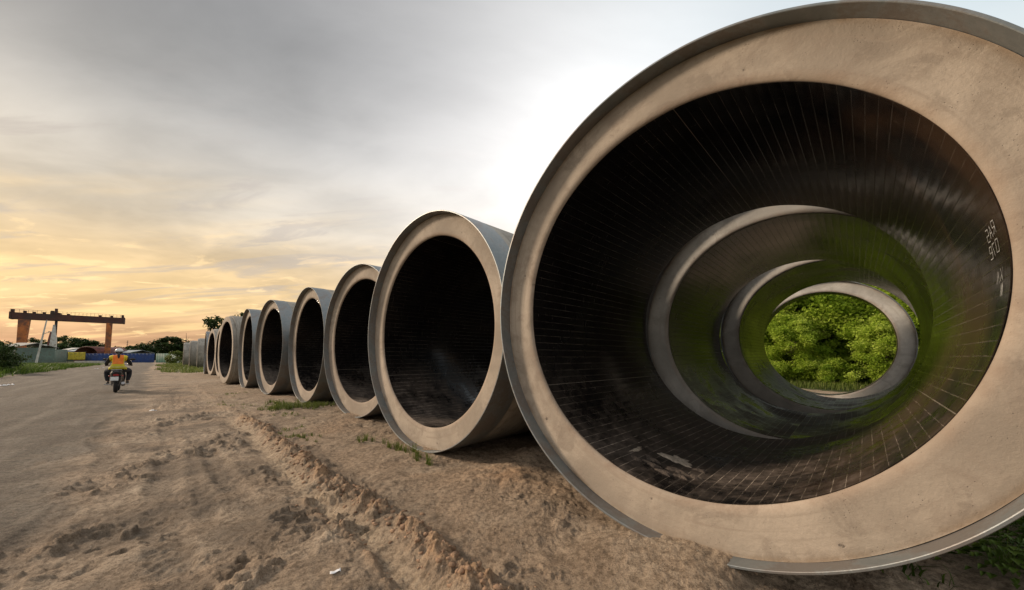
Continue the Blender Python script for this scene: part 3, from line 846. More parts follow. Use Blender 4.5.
# verges beside the road
rg = np.random.default_rng(78)
n = 26000
T = rg.uniform(8, 95, n) ; S = -6.9 - np.abs(rg.normal(0, 1, n)) * (2.5 + T * .05)
hz = fbm(S * .35, T * .35, 3, 6)
keep = hz > -.35
tag(blades('grass', ground_pts(S[keep], T[keep]), .22, .60, .022, m_grass_dk, 5, .7), 'green grass bank along the left side of the road', 'grass', kind='stuff')
n = 9000
T = rg.uniform(40, 90, n); S = rg.uniform(-.3, 5, n)
keep = fbm(S * .4, T * .2, 3, 66) + (S - 1.2) * .4 > 0
tag(blades('grass', ground_pts(S[keep], T[keep]), .15, .5, .025, m_grass, 6, .7), 'green verge at the far end of the row of pipes', 'grass', kind='stuff')
n = 9000
S = rg.uniform(19.0, 23, n); T = rg.uniform(-9, 9, n)
tag(blades('grass', ground_pts(S, T), .08, .40, .012, m_grass, 7, .7), 'dry grass at the foot of the bushes beyond the pipes', 'grass', kind='stuff')

# ------------------------------------------------------------------ distance: trees
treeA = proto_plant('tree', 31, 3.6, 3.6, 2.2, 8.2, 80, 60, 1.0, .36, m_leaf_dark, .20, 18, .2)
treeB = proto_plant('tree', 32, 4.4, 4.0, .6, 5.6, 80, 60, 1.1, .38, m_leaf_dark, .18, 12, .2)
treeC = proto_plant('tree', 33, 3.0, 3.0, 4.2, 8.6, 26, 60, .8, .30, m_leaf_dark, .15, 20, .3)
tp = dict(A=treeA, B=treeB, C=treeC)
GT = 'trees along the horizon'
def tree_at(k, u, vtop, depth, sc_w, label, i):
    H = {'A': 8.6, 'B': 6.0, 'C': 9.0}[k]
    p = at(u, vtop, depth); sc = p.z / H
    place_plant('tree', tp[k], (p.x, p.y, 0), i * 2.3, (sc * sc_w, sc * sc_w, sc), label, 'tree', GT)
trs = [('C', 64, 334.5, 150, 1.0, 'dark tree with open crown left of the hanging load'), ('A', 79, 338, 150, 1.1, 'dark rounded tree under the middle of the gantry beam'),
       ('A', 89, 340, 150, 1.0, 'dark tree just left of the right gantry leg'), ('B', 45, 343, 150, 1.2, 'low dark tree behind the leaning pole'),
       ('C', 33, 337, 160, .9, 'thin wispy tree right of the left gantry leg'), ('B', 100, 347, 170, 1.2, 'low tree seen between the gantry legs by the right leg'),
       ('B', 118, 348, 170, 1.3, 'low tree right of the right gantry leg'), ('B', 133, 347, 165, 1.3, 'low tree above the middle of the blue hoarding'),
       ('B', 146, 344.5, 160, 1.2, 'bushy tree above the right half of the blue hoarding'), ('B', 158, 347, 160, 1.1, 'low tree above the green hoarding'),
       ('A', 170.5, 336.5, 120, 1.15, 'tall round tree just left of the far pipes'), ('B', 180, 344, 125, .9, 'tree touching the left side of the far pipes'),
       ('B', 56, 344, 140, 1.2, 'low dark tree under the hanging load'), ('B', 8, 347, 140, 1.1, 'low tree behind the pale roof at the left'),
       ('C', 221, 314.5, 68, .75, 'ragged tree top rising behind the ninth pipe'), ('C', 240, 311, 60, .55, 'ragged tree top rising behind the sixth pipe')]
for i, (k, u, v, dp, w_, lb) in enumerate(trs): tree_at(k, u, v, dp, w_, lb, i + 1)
for i, (u, v, dp, w_, lb) in enumerate([(-5, 342, 27, .7, 'dark leafy bush at the left edge of the road'), (9, 352.5, 30, .6, 'lower dark bush right of the one at the edge'),
        (176, 352, 68, 1.0, 'bright green mound of shrub beside the far pipes'), (-42, 338, 27, .6, 'dark bush at the left picture border')]):
    p = at(u, v, dp); sc = max(.3, p.z / 2.15)
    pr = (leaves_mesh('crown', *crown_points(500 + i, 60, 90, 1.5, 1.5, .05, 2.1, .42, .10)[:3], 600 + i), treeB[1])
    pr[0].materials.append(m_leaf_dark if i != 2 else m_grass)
    root = empty('bush', (p.x, p.y, -.02), i); root.scale = (sc * w_, sc * w_, sc)
    tag(root, lb, 'bush')
    o = bpy.data.objects.new('crown', pr[0]); COL.objects.link(o); o.parent = root
    tmb = MB()
    for q in range(5):
        aa = q * 1.3; tmb.tube([(0, 0, -.1), (.25 * math.cos(aa), .25 * math.sin(aa), .7), (.6 * math.cos(aa), .6 * math.sin(aa), 1.4)], [.05, .035, .015], 6)
    tmb.build('trunk', m_bark, root)
# a long low wood behind everything
rg = np.random.default_rng(9)
n = 15000
u = rg.uniform(-260, 215, n); dp = rg.uniform(200, 250, n)
top = 4.0 + 4.2 * (fbm(u * .045, u * 0 + 2, 4, 3) + .5)
P = np.stack([(u - 512) / 354 * dp, dp, rg.uniform(0, 1, n) ** .8 * np.maximum(2, top)], -1)
me = leaves_mesh('distant_wood', P, rg.uniform(.8, 1.9, n), np.clip(rg.normal(.35, .2, n), 0, 1), 5)
o = link('distant_wood', me, m_leaf_dark, None, False)
tag(o, 'far-off line of dark woodland on the horizon', 'woodland', kind='stuff')

# ------------------------------------------------------------------ distance: hoardings, gantry crane, roofs
m_blue = simple('blue painted sheet', (.006, .028, .12), .8, var=.25, scale=.8, bump=.05, dirt=(.04, .08, .2), damt=.3)
m_green = simple('green painted sheet', (.008, .085, .052), .8, var=.25, scale=.8, bump=.05)
m_teal = simple('faded teal sheet', (.07, .14, .13), .8, var=.25, scale=.8, bump=.05)
m_ggrey = simple('grey green sheet', (.10, .145, .12), .7, var=.25, scale=.5, bump=.05, dirt=(.10, .09, .06), damt=.4)
m_rusty = simple('orange painted crane steel', (.42, .13, .030), .6, var=.3, scale=.6, bump=.1, dirt=(.14, .055, .03), dscale=.5, damt=.6)
m_beam = simple('dark red brown crane steel', (.075, .026, .018), .65, var=.35, scale=.6, bump=.1, dirt=(.05, .03, .025), dscale=.5, damt=.5)
m_white = simple('off white paint', (.55, .54, .50), .6, var=.15, scale=1.5, bump=.05, dirt=(.33, .28, .22), dscale=1, damt=.35)
m_conc = simple('pale kerb concrete', (.48, .45, .40), .9, var=.2, scale=2, bump=.2)
m_yellow = simple('yellow banner cloth', (.50, .40, .035), .8, var=.2, scale=1.2, bump=.05, dirt=(.22, .20, .05), dscale=1.2, damt=.4)
m_redroof = simple('red brown sheet roof', (.15, .055, .045), .7, var=.3, scale=.7, bump=.1)
m_dark = simple('dark steel', (.03, .03, .032), .6, var=.3, scale=3, bump=.1)

def hoarding(u0, d0, u1, d1, vt0, hgt, mat, label, name='hoarding', z0=0.0, group='hoardings at the end of the road'):
    a = at(u0, 357.5, d0); b = at(u1, 357.5, d1)
    a.z = b.z = 0
    root = empty(name, a, math.atan2(b.y - a.y, b.x - a.x)); tag(root, label, 'hoarding', group)
    L = (b - a).length
    n = int(L / .25); V = []; 
    for k in range(n + 1):
        x = L * k / n; off = (0, .045, .045, 0)[k % 4]
        V += [(x, -off, z0), (x, -off, hgt), (x, -off + .012, z0), (x, -off + .012, hgt)]
    F = []
    for k in range(n):
        i = k * 4; F += [(i, i + 4, i + 5, i + 1), (i + 3, i + 7, i + 6, i + 2), (i + 1, i + 5, i + 7, i + 3)]
    link('sheet_panel', mesh_np('sheet_panel', V, F), mat, root, False)
    for x in np.arange(.05, L, 3.2):
        MB().bar((x, .12, -.1), (x, .12, hgt + .05), .04, seg=8).build('post', m_dark, root)
    MB().box((L / 2, .05, hgt - .02), (L, .06, .06), bevel=.01).build('top_rail', mat, root)
    return root
hoarding(85, 93, 155, 93, 0, 2.35, m_blue, 'long blue sheet hoarding across the end of the road')
hoarding(156.5, 92, 170.5, 90, 0, 2.35, m_green, 'short green sheet hoarding right of the blue one')
hoarding(171, 90, 180, 84, 0, 2.15, m_teal, 'faded teal hoarding nearest the far pipes')
hoarding(5, 100, 67.5, 98, 0, 3.5, m_ggrey, 'long grey green hoarding behind the grassy bank', name='hoarding')
a = at(76, 357.5, 91.5); b = at(105, 357.5, 91.5); a.z = b.z = .22
tag(MB().box((a + b) / 2, ((b - a).length, .35, .46), bevel=.03).build('concrete_kerb', m_conc), 'low white concrete kerb in front of the blue hoarding', 'kerb')
# yellow banner
a = at(68.5, 357.5, 92); b = at(86, 357.5, 92)
rt = empty('banner', (a.x, a.y, 0)); tag(rt, 'yellow banner stretched between two posts left of the blue hoarding', 'banner')
w = b.x - a.x
V = []; F = []
for i in range(25):
    for j in range(7):
        V.append((w * i / 24, .10 * math.sin(i * .9) * math.sin(j / 6 * PI) - .05, .75 + 1.95 * j / 6 - .05 * math.sin(i / 24 * PI)))
for i in range(24):
    for j in range(6): q = i * 7 + j; F.append((q, q + 7, q + 8, q + 1))
bo = link('cloth', mesh_np('cloth', V, F), m_yellow, rt); sm = bo.modifiers.new('s', 'SOLIDIFY'); sm.thickness = .01
for x in (0, w): MB().bar((x, 0, -.1), (x, 0, 2.9), .05).build('post', m_dark, rt)

# gantry crane
A = at(7, 318.4, 100); B = at(123, 324.2, 115.4)
bz = (A.z + B.z) / 2
A.z = B.z = bz
ax = (B - A); Lc = ax.length; rzc = math.atan2(ax.y, ax.x)
cr = empty('gantry_crane', (A.x, A.y, 0), rzc); tag(cr, 'rust orange gantry crane with dark box beam standing over the yard', 'gantry crane')
print('crane', A, B, Lc, bz)
for yy in (-.9, .9):
    MB().box((Lc / 2, yy, bz + .95), (Lc, .6, 1.9), bevel=.03).build('girder', m_beam, cr)
for x in (.25, Lc - .25):
    MB().box((x, 0, bz + 1.0), (.4, 2.6, 2.1), bevel=.03).build('end_beam', m_beam, cr)
mb = MB()
for k in range(29):
    x = .2 + (Lc - .4) * k / 28
    mb.bar((x, -1.35, bz + 1.85), (x, -1.35, bz + 2.75), .03, seg=6)
mb.bar((.2, -1.35, bz + 2.75), (Lc - .2, -1.35, bz + 2.75), .035, seg=6); mb.bar((.2, -1.35, bz + 2.3), (Lc - .2, -1.35, bz + 2.3), .025, seg=6)
mb.build('handrail', m_dark, cr)
for x, hh in ((.5, .9), (2.6, .6), (4.2, .45), (6.0, .5), (10.5, .35), (16.8, .5), (19.2, .55), (Lc - .5, .9)):
    MB().box((x, -.6, bz + 1.9 + hh / 2), (.55, .9, hh), bevel=.04).build('equipment_box', m_beam, cr)
def leg(x0, x1, w0, w1, y0, y1, mat=m_rusty):
    mb = MB()
    q = []
    for z, x, w_, y in ((0.35, x0, w0, y0), (bz, x1, w1, y1)):
        q.append([Vector((x - w_ / 2, y - .35, z)), Vector((x + w_ / 2, y - .35, z)), Vector((x + w_ / 2, y + .35, z)), Vector((x - w_ / 2, y + .35, z))])
    mb.loft(q); mb.build('leg', mat, cr, False)
leg(2.3, 2.6, 1.1, 2.0, -1.2, -.9); leg(2.2, 2.5, 1.1, 1.9, 1.2, .9)
leg(18.9, 18.9, 1.15, 1.25, -1.1, -.9); leg(18.7, 18.7, 1.25, 1.3, 1.1, .9)
for x in (2.3, 18.8):
    MB().box((x, 0, .45), (1.1, 4.2, .6), bevel=.05).build('bogie', m_rusty, cr)
# hoist trolley riding the girders
ht = Lc * .365
MB().box((ht, 0, bz + 2.15), (1.9, 2.4, .5), bevel=.05).bar((ht, 0, bz + 2.4), (ht, 0, bz + 3.7), .34, .3, 12).box((ht - .7, .2, bz + 2.7), (.6, 1.0, .6), bevel=.05).build('hoist_trolley', m_beam, cr)
MB().box((ht + .15, 0, bz - 1.2), (.5, .5, 6.2), bevel=.03).build('hoist_mast', m_dark, cr)
# the pale load hanging below
lo = empty('hanging_load', cr.matrix_basis @ Vector((0, 0, 0)), 0)
lp = Matrix.Translation(cr.location) @ Matrix.Rotation(rzc, 4, 'Z') @ Vector((ht, 0, 0))
lo.location = lp; lo.rotation_euler = (0, 0, rzc); tag(lo, 'tall pale tapering load hanging under the crane beam', 'crane load')
ztop = bz - 1.2; zb = 3.6
MB().loft([[Vector((x, y, z)) for x, y in ((a0, -.7), (a1, -.7), (a1, .7), (a0, .7))] for z, a0, a1 in ((zb, -.35, .45), (zb + .6, -.75, .55), (zb + 3.2, -.60, .45), (ztop, -.30, .10))]).build('load_body', m_white, lo, False)
MB().loft([[Vector((x, y, z)) for x, y in ((a0, -.72), (a1, -.72), (a1, .72), (a0, .72))] for z, a0, a1 in ((zb + .9, -1.15, -.78), (zb + 3.0, -1.05, -.65), (ztop - 2.2, -.75, -.50))]).build('side_panel', m_redroof, lo, False)
# leaning pole
a = at(37, 357.5, 72); a.z = 0; b = at(44.3, 320, 72)
pp = empty('utility_pole', a); tag(pp, 'slender pale pole leaning right in front of the crane', 'utility pole')
d_ = b - a
MB().tube([Vector((0, 0, -.1)), d_ * .5, d_], [.17, .14, .10], 10).build('pole', m_white, pp)
q = d_ * .69
MB().bar(q + Vector((-.1, 0, -.1)), q + Vector((1.25, 0, .35)), .06).build('bracket_arm', m_white, pp)
MB().box(q + Vector((1.35, 0, .38)), (.55, .3, .16), bevel=.04).build('lamp_head', m_white, pp)
q = d_ * .43
MB().bar(q + Vector((0, 0, 0)), q + Vector((.9, 0, .02)), .06).box(q + Vector((1.0, 0, 0)), (.35, .3, .35), bevel=.03).build('control_box', m_white, pp)
# arched shed, small roofs
def arch_shed(u0, u1, vt, dp, mat, label, wallh=.35, depth=9):
    a = at(u0, vt, dp); b = at(u1, vt, dp); w_ = b.x - a.x; H = a.z
    rt = empty('arched_shed', ((a.x + b.x) / 2, dp, 0)); tag(rt, label, 'shed')
    ro, ri = [], []
    n = 20
    V = []; F = []
    for k in range(n + 1):
        q = PI * k / n
        for y in (0, depth):
            V.append((-math.cos(q) * w_ / 2, y, H * wallh + math.sin(q) * H * (1 - wallh)))
    for k in range(n): F.append((2 * k, 2 * k + 1, 2 * k + 3, 2 * k + 2))
    o = link('roof', mesh_np('roof', V, F), mat, rt); mo = o.modifiers.new('s', 'SOLIDIFY'); mo.thickness = .12
    MB().box((0, depth - .1, H * wallh / 2 + .3), (w_ * .96, .1, H * wallh + .6)).build('back_wall', m_dark, rt, False)
    for sx in (-1, 1): MB().box((sx * (w_ / 2 - .06), depth / 2, H * wallh / 2), (.12, depth, H * wallh)).build('side_wall', mat, rt, False)
    for y in (0.02,):
        mb = MB()
        for k in range(n):
            q0, q1 = PI * k / n, PI * (k + 1) / n
            mb.bar((-math.cos(q0) * w_ / 2, y, H * wallh + math.sin(q0) * H * (1 - wallh)), (-math.cos(q1) * w_ / 2, y, H * wallh + math.sin(q1) * H * (1 - wallh)), .14, seg=6)
        mb.build('arch_rim', m_redroof, rt)
    return rt
arch_shed(74.5, 98.5, 346.8, 112, m_redroof, 'shed with curved red brown roof between crane leg and yellow banner', .45)
def gable(u0, u1, vt, dp, mat, label, depth=8, wall=None):
    a = at(u0, vt, dp); b = at(u1, vt, dp); w_ = b.x - a.x; H = a.z
    rt = empty('low_shed', (a.x, dp, 0)); tag(rt, label, 'shed')
    MB().box((w_ / 2, depth / 2, H * .38), (w_ * .94, depth * .92, H * .76)).build('wall', wall or m_ggrey, rt, False)
    e = H * .76
    mb = MB()
    for sy in (0, 1):
        y0, y1 = (-.3, depth / 2) if sy == 0 else (depth + .3, depth / 2)
        vs = [Vector((0, y0, e)), Vector((w_, y0, e)), Vector((w_, y1, H)), Vector((0, y1, H))]
        lo_ = [mb.bm.verts.new(v) for v in vs]; hi_ = [mb.bm.verts.new(v + Vector((0, 0, .1))) for v in vs]
        mb.bm.faces.new(lo_); mb.bm.faces.new(hi_)
        for k in range(4): mb.bm.faces.new((lo_[k], lo_[(k + 1) % 4], hi_[(k + 1) % 4], hi_[k]))
    mb.build('roof', mat, rt, False)
    MB().box((w_ * .3, depth * .04 - .03, e * .45), (1.0, .06, e * .7)).build('door', m_dark, rt, False)
gable(56, 64.5, 347.8, 112, m_white, 'small shed with bright white roof under the hanging load')
gable(66, 74, 348.6, 116, simple('pale blue roof sheet', (.34, .40, .46), .5), 'small shed with pale blue roof left of the arched shed')
gable(-6, 15, 342.5, 86, simple('weathered grey roof', (.25, .24, .22), .7), 'long shed with weathered grey roof at the left edge')
gable(112, 130, 350.2, 118, simple('grey blue roof sheet', (.26, .30, .32), .6), 'low grey roofed shed peeping over the blue hoarding')
# masts
for u_, vt, dp, lb in ((127, 340.5, 180, 'thin lattice mast above the blue hoarding'), (160, 343.5, 130, 'slim grey post above the green hoarding')):
    p = at(u_, vt, dp); H = p.z
    mb = MB()
    mb.bar((0, 0, 0), (0, 0, H), .16, .08, 6)
    for z in (.80, .9, .97): mb.bar((-.5, 0, H * z), (.5, 0, H * z), .07, seg=6)
    o = mb.build('mast', m_dark); o.location = (p.x, p.y, 0); tag(o, lb, 'mast')
a = at(187.5, 357.5, 70); a.z = 0; b = at(185.3, 333, 70)
o = MB().tube([(0, 0, 0), (b - a) * .6, (b - a)], [.09, .06, .025], 6).bar((b - a) * .75, (b - a) * .75 + Vector((.5, 0, .7)), .03, .015, 6).build('dead_stem', m_bark); o.location = a
tag(o, 'bare dead stem rising over the farthest pipe', 'dead tree')

# ------------------------------------------------------------------ litter
m_litter = simple('white plastic scrap', (.75, .76, .78), .4, var=.1, scale=30, bump=.2)
def scrap(u, v, w_, label, seed, mat=m_litter, hh=.35):
    y = 1.31 * 354 / (v - 357.5); x = (u - 512) / 354 * y
    z = float(heights(np.array([x]), np.array([y]))[0][0])
    g_ = np.random.default_rng(seed)
    n = 7; V = []; F = []
    for i in range(n):
        for j in range(5):
            V.append(((i / (n - 1) - .5) * w_ + g_.normal(0, w_ * .05), (j / 4 - .5) * w_ * .55 + g_.normal(0, w_ * .05), abs(g_.normal(0, w_ * hh * .4)) + .004))
    for i in range(n - 1):
        for j in range(4): q = i * 5 + j; F.append((q, q + 5, q + 6, q + 1))
    me = mesh_np('plastic_scrap', V, F)
    o = link('plastic_scrap', me, mat, None, False); mo = o.modifiers.new('s', 'SOLIDIFY'); mo.thickness = .002
    o.location = (x, y, z); o.rotation_euler = (0, 0, .5)
    tag(o, label, 'litter', 'scraps of litter on the ground')
scrap(342, 565, .055, 'crumpled white scrap in the sand left of the rut', 1)
scrap(157, 410, .12, 'small white scrap on the road side right behind the scooter', 2)
scrap(128, 377, .25, 'pale scrap lying by the right side of the road', 3)
for i, (u, v) in enumerate([(6, 386), (12, 385), (98, 369), (104, 367.5)]):
    scrap(u, v, .28, ['pale rubbish at the left border under the dark bush', 'pale rubbish just right of the border piece', 'nearer pale scrap on the grass edge left of the rider', 'farther pale scrap on the grass edge left of the rider'][i], 10 + i)
# clods pushed out of the rut
m_clod = simple('orange clay clod', (.31, .195, .12), .95, var=.35, scale=18, bump=1.0)
m_clod2 = simple('dusty brown clod', (.27, .19, .125), .95, var=.35, scale=18, bump=1.0)
g_ = np.random.default_rng(55)
Vs = []; Fs = []; base = 0
bmx = bmesh.new(); bmesh.ops.create_icosphere(bmx, subdivisions=1, radius=1)
iv = np.array([v.co[:] for v in bmx.verts]); fi = np.array([[v.index for v in f.verts] for f in bmx.faces]); bmx.free()
def clods(n, ds, t0, t1, rmin, rmax, mat, name, label, seed, s0=RIDGE_S):
    g_ = np.random.default_rng(seed)
    T = g_.uniform(t0, t1, n); wob = fbm(T * .45, T * 0 + 3.3, 3, 5) * .09
    S = s0 + wob + g_.normal(0, ds, n)
    P = ground_pts(S, T); rad = rmin + (rmax - rmin) * g_.random(n) ** 3
    VV = []; FF = []
    for k in range(n):
        nz = 1 + .55 * np.array([vnoise(iv[:, 0] * 1.6 + k * 3.1, iv[:, 1] * 1.6 + iv[:, 2] * 2.1, 7)]).ravel()[:, None]
        q = iv * nz * rad[k] * np.array([g_.uniform(.8, 1.5), g_.uniform(.7, 1.2), g_.uniform(.5, .8)])
        an = g_.uniform(0, PI); ca, sa = math.cos(an), math.sin(an)
        q = np.stack([q[:, 0] * ca - q[:, 1] * sa, q[:, 0] * sa + q[:, 1] * ca, q[:, 2]], -1)
        VV.append(q + P[k] + [0, 0, rad[k] * .22]); FF.append(fi + k * len(iv))
    o = link(name, mesh_np(name, np.concatenate(VV), np.concatenate(FF)), mat, None, False, None)
    tag(o, label, 'clods', kind='stuff')
clods(1500, .085, .6, 9.0, .004, .026, m_clod, 'clay_clods', 'crumbled orange clay along the rut ridge', 1)
clods(2600, .80, .5, 11, .002, .012, m_clod2, 'earth_crumbs', 'brown crumbs of earth strewn over the sand', 2, 1.5)
clods(90, .035, .9, 4.2, .005, .02, m_clod, 'clay_clods', 'crumbled clay along the thin inner ridge', 3, 1.03)

# ------------------------------------------------------------------ scooter and rider
m_paint = simple('black scooter plastic', (.014, .013, .016), .32, var=.2, scale=8, bump=.02)
m_rub = simple('tyre rubber', (.018, .017, .016), .85, var=.3, scale=20, bump=.3)
m_metal = simple('dull metal', (.35, .35, .36), .4, metal=.8, var=.15, scale=20, bump=.05)
m_red = simple('red lens', (.30, .02, .02), .2, var=.1, scale=20, bump=.02)
m_plate = simple('white plate', (.62, .63, .62), .5, var=.08, scale=25, bump=.02)
m_skin = simple('skin', (.36, .20, .13), .6, var=.08, scale=12, bump=.03)
m_jacket = simple('dark jacket cloth', (.020, .019, .022), .9, var=.25, scale=18, bump=.3)
m_trouser = simple('dark trousers', (.022, .024, .032), .9, var=.25, scale=18, bump=.3)
m_hair = simple('black hair', (.012, .010, .010), .5, var=.3, scale=30, bump=.3)
m_helmet = simple('white helmet shell', (.62, .62, .60), .25, var=.05, scale=5, bump=.01)
m_shoe = simple('shoe', (.05, .045, .04), .7)
def vest_material():
    m, nt, b = material('orange and yellow safety vest')
    tc = nt.new('ShaderNodeTexCoord').outputs['Object']
    x, y, z = nt.sep(tc)[0:3]
    n = nt.noise(tc, 9, 5, .6)
    zz = nt.math('ADD', z, nt.math('MULTIPLY', n, .05))
    c = nt.mix(nt.ramp(zz, 1.075, 1.095), (.62, .56, .025), (.85, .20, .02))
    sh = nt.ramp(nt.math('ABSOLUTE', x), .135, .150)      # yellow shoulder straps
    c = nt.mix(nt.math('MULTIPLY', sh, nt.ramp(zz, 1.06, 1.09)), c, (.72, .58, .02))
    band = nt.math('MULTIPLY', nt.ramp(zz, .955, .965), nt.ramp(zz, 1.005, .995))
    c = nt.mix(nt.math('MULTIPLY', band, .7), c, (.55, .58, .25))
    c = nt.mix(nt.ramp(n, .3, .7, .35, 0), c, (.35, .17, .02))
    nt.put(b.inputs['Base Color'], c); b.inputs['Roughness'].default_value = .75
    nt.put(b.inputs['Normal'], nt.bump(n, .6, .02))
    return m
m_vest = vest_material()

SC = W(-1.06, 20.6, 0)
SC = Vector((-15.3, 13.8, 0)); SC.z = float(heights(np.array([SC.x]), np.array([SC.y]))[0][0])
sroot = empty('scooter', SC, R(45)); tag(sroot, 'black motor scooter with white number plate riding away on the road', 'scooter')
def wheel(y, r, tw, nm='wheel'):
    e = MB().torus((0, y, r), r - tw, tw, 'X', 36, 12).build(nm, m_rub, sroot)
    mb = MB(); mb.torus((0, y, r), r - tw * 1.9, .016, 'X', 30, 8)
    for k in range(5):
        a_ = k * 2 * PI / 5; mb.bar((0, y, r), (0, y + math.cos(a_) * (r - tw * 1.9), r + math.sin(a_) * (r - tw * 1.9)), .016, seg=6)
    mb.bar((-.06, y, r), (.06, y, r), .045, seg=14)
    mb.build('rim', m_metal, e)
wheel(-.58, .27, .058); wheel(.64, .27, .05)
def oval(cx, y, cz, rx, rz, n=16, p=2.4):
    return [Vector((cx + rx * math.copysign(abs(math.cos(a_)) ** (2 / p), math.cos(a_)), y, cz + rz * math.copysign(abs(math.sin(a_)) ** (2 / p), math.sin(a_)))) for a_ in np.linspace(0, 2 * PI, n, endpoint=False)]
MB().loft([oval(0, -.86, .74, .05, .05), oval(0, -.82, .72, .12, .10), oval(0, -.66, .68, .165, .14), oval(0, -.42, .60, .18, .17), oval(0, -.15, .50, .17, .18), oval(0, .0, .36, .16, .10), oval(0, .25, .32, .15, .07), oval(0, .36, .36, .10, .08)]).build('body_shell', m_paint, sroot)
MB().loft([oval(0, .36, .36, .17, .10), oval(0, .42, .55, .20, .22), oval(0, .46, .78, .17, .16), oval(0, .47, .92, .10, .10)]).build('leg_shield', m_paint, sroot)
MB().loft([oval(0, -.80, .82, .07, .02), oval(0, -.74, .81, .12, .045), oval(0, -.45, .80, .15, .055), oval(0, -.12, .76, .14, .05), oval(0, -.02, .72, .09, .03)]).build('seat', m_rub, sroot)
MB().tube([(0, .64, .27), (0, .50, .75), (0, .42, 1.0)], [.03, .04, .03], 10).build('fork', m_metal, sroot)
hb = MB().tube([(-.34, .30, 1.0), (-.15, .40, 1.03), (.15, .40, 1.03), (.34, .30, 1.0)], .016, 8).build('handlebar', m_metal, sroot)
for sx in (-1, 1):
    MB().bar((sx * .24, .355, 1.015), (sx * .36, .29, .997), .021, seg=12).build('grip', m_rub, hb)
    mir = MB().bar((sx * .20, .38, 1.03), (sx * .33, .36, 1.20), .007, seg=6).ball((sx * .36, .35, 1.24), (.075, .018, .05), rot=None).build('mirror', m_paint, hb)
MB().loft([oval(0, .36, 1.00, .10, .04), oval(0, .42, 1.02, .15, .08), oval(0, .52, 1.0, .12, .08), oval(0, .56, .98, .05, .04)]).build('headlight_cowl', m_paint, sroot)
MB().torus((0, .64, .27), .31, .035, 'X', 20, 8, 1.6).build('mudguard', m_paint, sroot) if False else None
MB().loft([oval(0, -.90, .44, .07, .015), oval(0, -.80, .54, .08, .02), oval(0, -.68, .60, .09, .03)]).build('mudguard', m_paint, sroot)
rg_ = MB()
for k in range(14):
    a0 = R(20 + k * 10); a1 = R(30 + k * 10)
    rg_.box((0, .64 + math.cos((a0 + a1) / 2) * .30, .27 + math.sin((a0 + a1) / 2) * .30), (.12, .056, .012), rot=Matrix.Rotation((a0 + a1) / 2 + PI / 2, 3, 'X'))
rg_.build('mudguard', m_paint, sroot)
MB().box((0, -.875, .66), (.15, .05, .075), bevel=.015).build('tail_light', m_red, sroot)
MB().box((-.03, -.905, .53), (.20, .010, .145), rot=Matrix.Rotation(R(-14), 3, 'X'), bevel=.003).build('number_plate', m_plate, sroot)
MB().tube([(.13, -.05, .22), (.17, -.35, .25), (.18, -.50, .28)], [.02, .03, .05], 12).bar((.18, -.50, .28), (.19, -.84, .36), .055, .05, 14).build('exhaust', m_metal, sroot)
for sx in (-1, 1):
    MB().bar((sx * .10, -.58, .27), (sx * .13, -.70, .60), .022, seg=10).build('shock_absorber', m_metal, sroot)
    MB().bar((sx * .12, -.15, .29), (sx * .33, -.15, .29), .016, seg=8).build('footpeg', m_metal, sroot)
    MB().ball((sx * .16, -.84, .63), (.03, .03, .025)).build('turn_signal', m_red, sroot)
MB().tube([(-.12, -.62, .86), (-.12, -.92, .86), (.12, -.92, .86), (.12, -.62, .86)], .011, 8).build('grab_rail', m_metal, sroot)
MB().bar((.04, -.12, .24), (.22, -.02, .02), .012, seg=8).build('side_stand', m_metal, sroot) if False else None

# rider: one skin surface
def skin_mesh(name, chains, root_key, levels=2):
    """chains: list of lists of (key, co, radius) ; shared keys join"""
    keys = {}; vs = []; rs = []; es = set()
    for ch in chains:
        prev = None
        for key, co_, r_ in ch:
            if key not in keys:
                keys[key] = len(vs); vs.append(co_); rs.append(r_)
            k = keys[key]
            if prev is not None and prev != k: es.add((prev, k))
            prev = k
    me = bpy.data.meshes.new(name); me.from_pydata([tuple(v) for v in vs], list(es), [])
    o = bpy.data.objects.new(name, me); COL.objects.link(o)
    sk = o.modifiers.new('skin', 'SKIN'); sk.use_smooth_shade = True
    if not me.skin_vertices: me.skin_vertices.new()
    for i, r_ in enumerate(rs):
        me.skin_vertices[0].data[i].radius = (r_, r_) if not hasattr(r_, '__len__') else r_
        me.skin_vertices[0].data[i].use_root = (i == keys[root_key])
    sb = o.modifiers.new('sub', 'SUBSURF'); sb.levels = levels; sb.render_levels = levels
    dg = bpy.context.evaluated_depsgraph_get(); dg.update()
    ev = o.evaluated_get(dg)
    m2 = bpy.data.meshes.new_from_object(ev); m2.name = name
    bpy.data.objects.remove(o, do_unlink=True)
    return m2
person = empty('person', SC, R(45)); tag(person, 'rider in orange and yellow safety vest and white helmet seen from behind', 'person')
ch = [
 [('pel', (0, -.30, .90), (.165, .13)), ('abd', (0, -.27, 1.04), (.150, .115)), ('che', (0, -.21, 1.20), (.175, .12)), ('up', (0, -.17, 1.32), (.14, .10)), ('nk', (0, -.15, 1.40), .058), ('hd0', (0, -.14, 1.45), .062), ('hd', (0, -.13, 1.52), (.080, .098)), ('hdt', (0, -.135, 1.57), (.07, .085))],
]
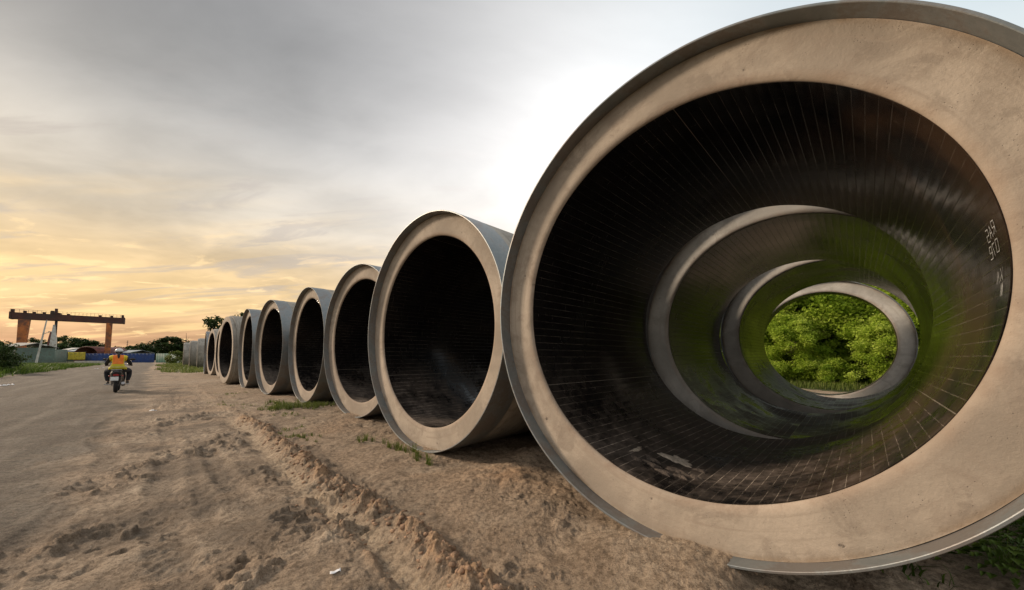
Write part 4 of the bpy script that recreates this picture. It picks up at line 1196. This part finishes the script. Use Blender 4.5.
for sx, K in ((-1, 'L'), (1, 'R')):
    ch.append([('up', (0, -.17, 1.32), 0), (K + 'sh', (sx * .20, -.17, 1.31), .062), (K + 'el', (sx * .31, -.02, 1.08), .046), (K + 'fa', (sx * .32, .14, 1.05), .038), (K + 'wr', (sx * .315, .245, 1.035), .026), (K + 'pm', (sx * .312, .30, 1.03), .030)])
    ch.append([('pel', (0, -.30, .90), 0), (K + 'hip', (sx * .11, -.26, .87), .10), (K + 'kn', (sx * .29, .14, .80), .075), (K + 'cf', (sx * .29, .17, .60), .062), (K + 'an', (sx * .26, .16, .40), .040), (K + 'hl', (sx * .26, .15, .365), .036), (K + 'ft', (sx * .26, .30, .345), .032)])
    for f in range(4):
        xo = sx * (.288 + .020 * f)
        ch.append([(K + 'pm', (0, 0, 0), 0), (K + 'k%d' % f, (xo, .325, 1.038), .0095), (K + 'm%d' % f, (xo + sx * .002, .345 - .006 * f, 1.012), .0085), (K + 't%d' % f, (xo + sx * .002, .322 - .006 * f, .988), .0075)])
    ch.append([(K + 'pm', (0, 0, 0), 0), (K + 'th0', (sx * .278, .288, 1.005), .011), (K + 'th1', (sx * .284, .315, .985), .009)])
bm_ = skin_mesh('body', ch, 'pel', 2)
body = link('body', bm_, m_skin, person, True, None)
# clothing materials directly on the continuous body: sleeves and trousers as offset shells
def shell(name, src, keep, off, mat):
    bm = bmesh.new(); bm.from_mesh(src)
    bm.normal_update()
    dele = [f for f in bm.faces if not keep(f.calc_center_median())]
    nv = {v: v.normal.copy() for v in bm.verts}
    for v in bm.verts: v.co += nv[v] * off
    bmesh.ops.delete(bm, geom=dele, context='FACES')
    seen = set(); best = []
    for v0 in bm.verts:
        if v0 in seen: continue
        st_ = [v0]; comp = []; seen.add(v0)
        while st_:
            v = st_.pop(); comp.append(v)
            for e in v.link_edges:
                w2 = e.other_vert(v)
                if w2 not in seen: seen.add(w2); st_.append(w2)
        if len(comp) > len(best): best = comp
    bs = set(best); bmesh.ops.delete(bm, geom=[v for v in bm.verts if v not in bs], context='VERTS')
    me = bpy.data.meshes.new(name); bm.to_mesh(me); bm.free()
    me.materials.clear(); me.materials.append(mat)
    o = link(name, me, mat, person, True, None); mo = o.modifiers.new('s', 'SOLIDIFY'); mo.thickness = .006; mo.offset = -.5
    return o
shell('jacket', bm_, lambda c: (c.z > .93 and c.z < 1.40) and c.y < .25 and (c.y < .12 or c.z > .95), .010, m_jacket)
shell('vest', bm_, lambda c: .86 < c.z < 1.385 and abs(c.x) < .215 and c.y < -.02, .026, m_vest)
shell('trousers', bm_, lambda c: .42 < c.z < .95 and not (c.y > .2 and c.z > .9), .014, m_trouser)
for sx in (-1, 1):
    MB().loft([oval(sx * .26, .08, .335, .035, .035), oval(sx * .26, .13, .345, .045, .045), oval(sx * .26, .24, .335, .046, .035), oval(sx * .26, .36, .325, .036, .022)]).build('shoe', m_shoe, person)
# head: hair, ears, face, helmet
MB().ball((0, -.150, 1.525), (.088, .100, .105)).build('hair', m_hair, person)
MB().tube([(0, -.245, 1.50), (.005, -.27, 1.42), (.01, -.285, 1.32), (.012, -.28, 1.22), (.01, -.27, 1.14)], [.035, .040, .036, .028, .012], 10).build('ponytail', m_hair, person)
mb = MB(); mb.ball((0, -.028, 1.515), (.012, .022, .020)); mb.build('nose', m_skin, person)
for sx in (-1, 1):
    MB().ball((sx * .030, -.046, 1.530), (.013, .010, .008)).build('eye', m_dark, person)
    MB().ball((sx * .086, -.125, 1.51), (.010, .020, .028)).build('ear', m_skin, person)
MB().ball((0, -.038, 1.482), (.025, .010, .006)).build('mouth', m_red, person)
bm = bmesh.new(); bmesh.ops.create_uvsphere(bm, u_segments=28, v_segments=18, radius=1, matrix=Matrix.Translation((0, -.140, 1.555)) @ Matrix.Diagonal((.112, .130, .112, 1)))
bmesh.ops.delete(bm, geom=[v for v in bm.verts if v.co.z < 1.535], context='VERTS')
me = bpy.data.meshes.new('helmet'); bm.to_mesh(me); bm.free()
hm = link('helmet', me, m_helmet, person, True, None); mo = hm.modifiers.new('s', 'SOLIDIFY'); mo.thickness = .014
MB().torus((0, -.140, 1.536), .119, .008, 'Z', 28, 6).build('helmet_rim', m_dark, hm)

# ------------------------------------------------------------------ render settings
scene.view_settings.view_transform = 'Standard'
scene.view_settings.look = 'None'
scene.view_settings.exposure = 0.5
scene.view_settings.gamma = 1.0
scene.cycles.max_bounces = 8
scene.cycles.diffuse_bounces = 4
scene.cycles.glossy_bounces = 4
scene.cycles.use_denoising = True
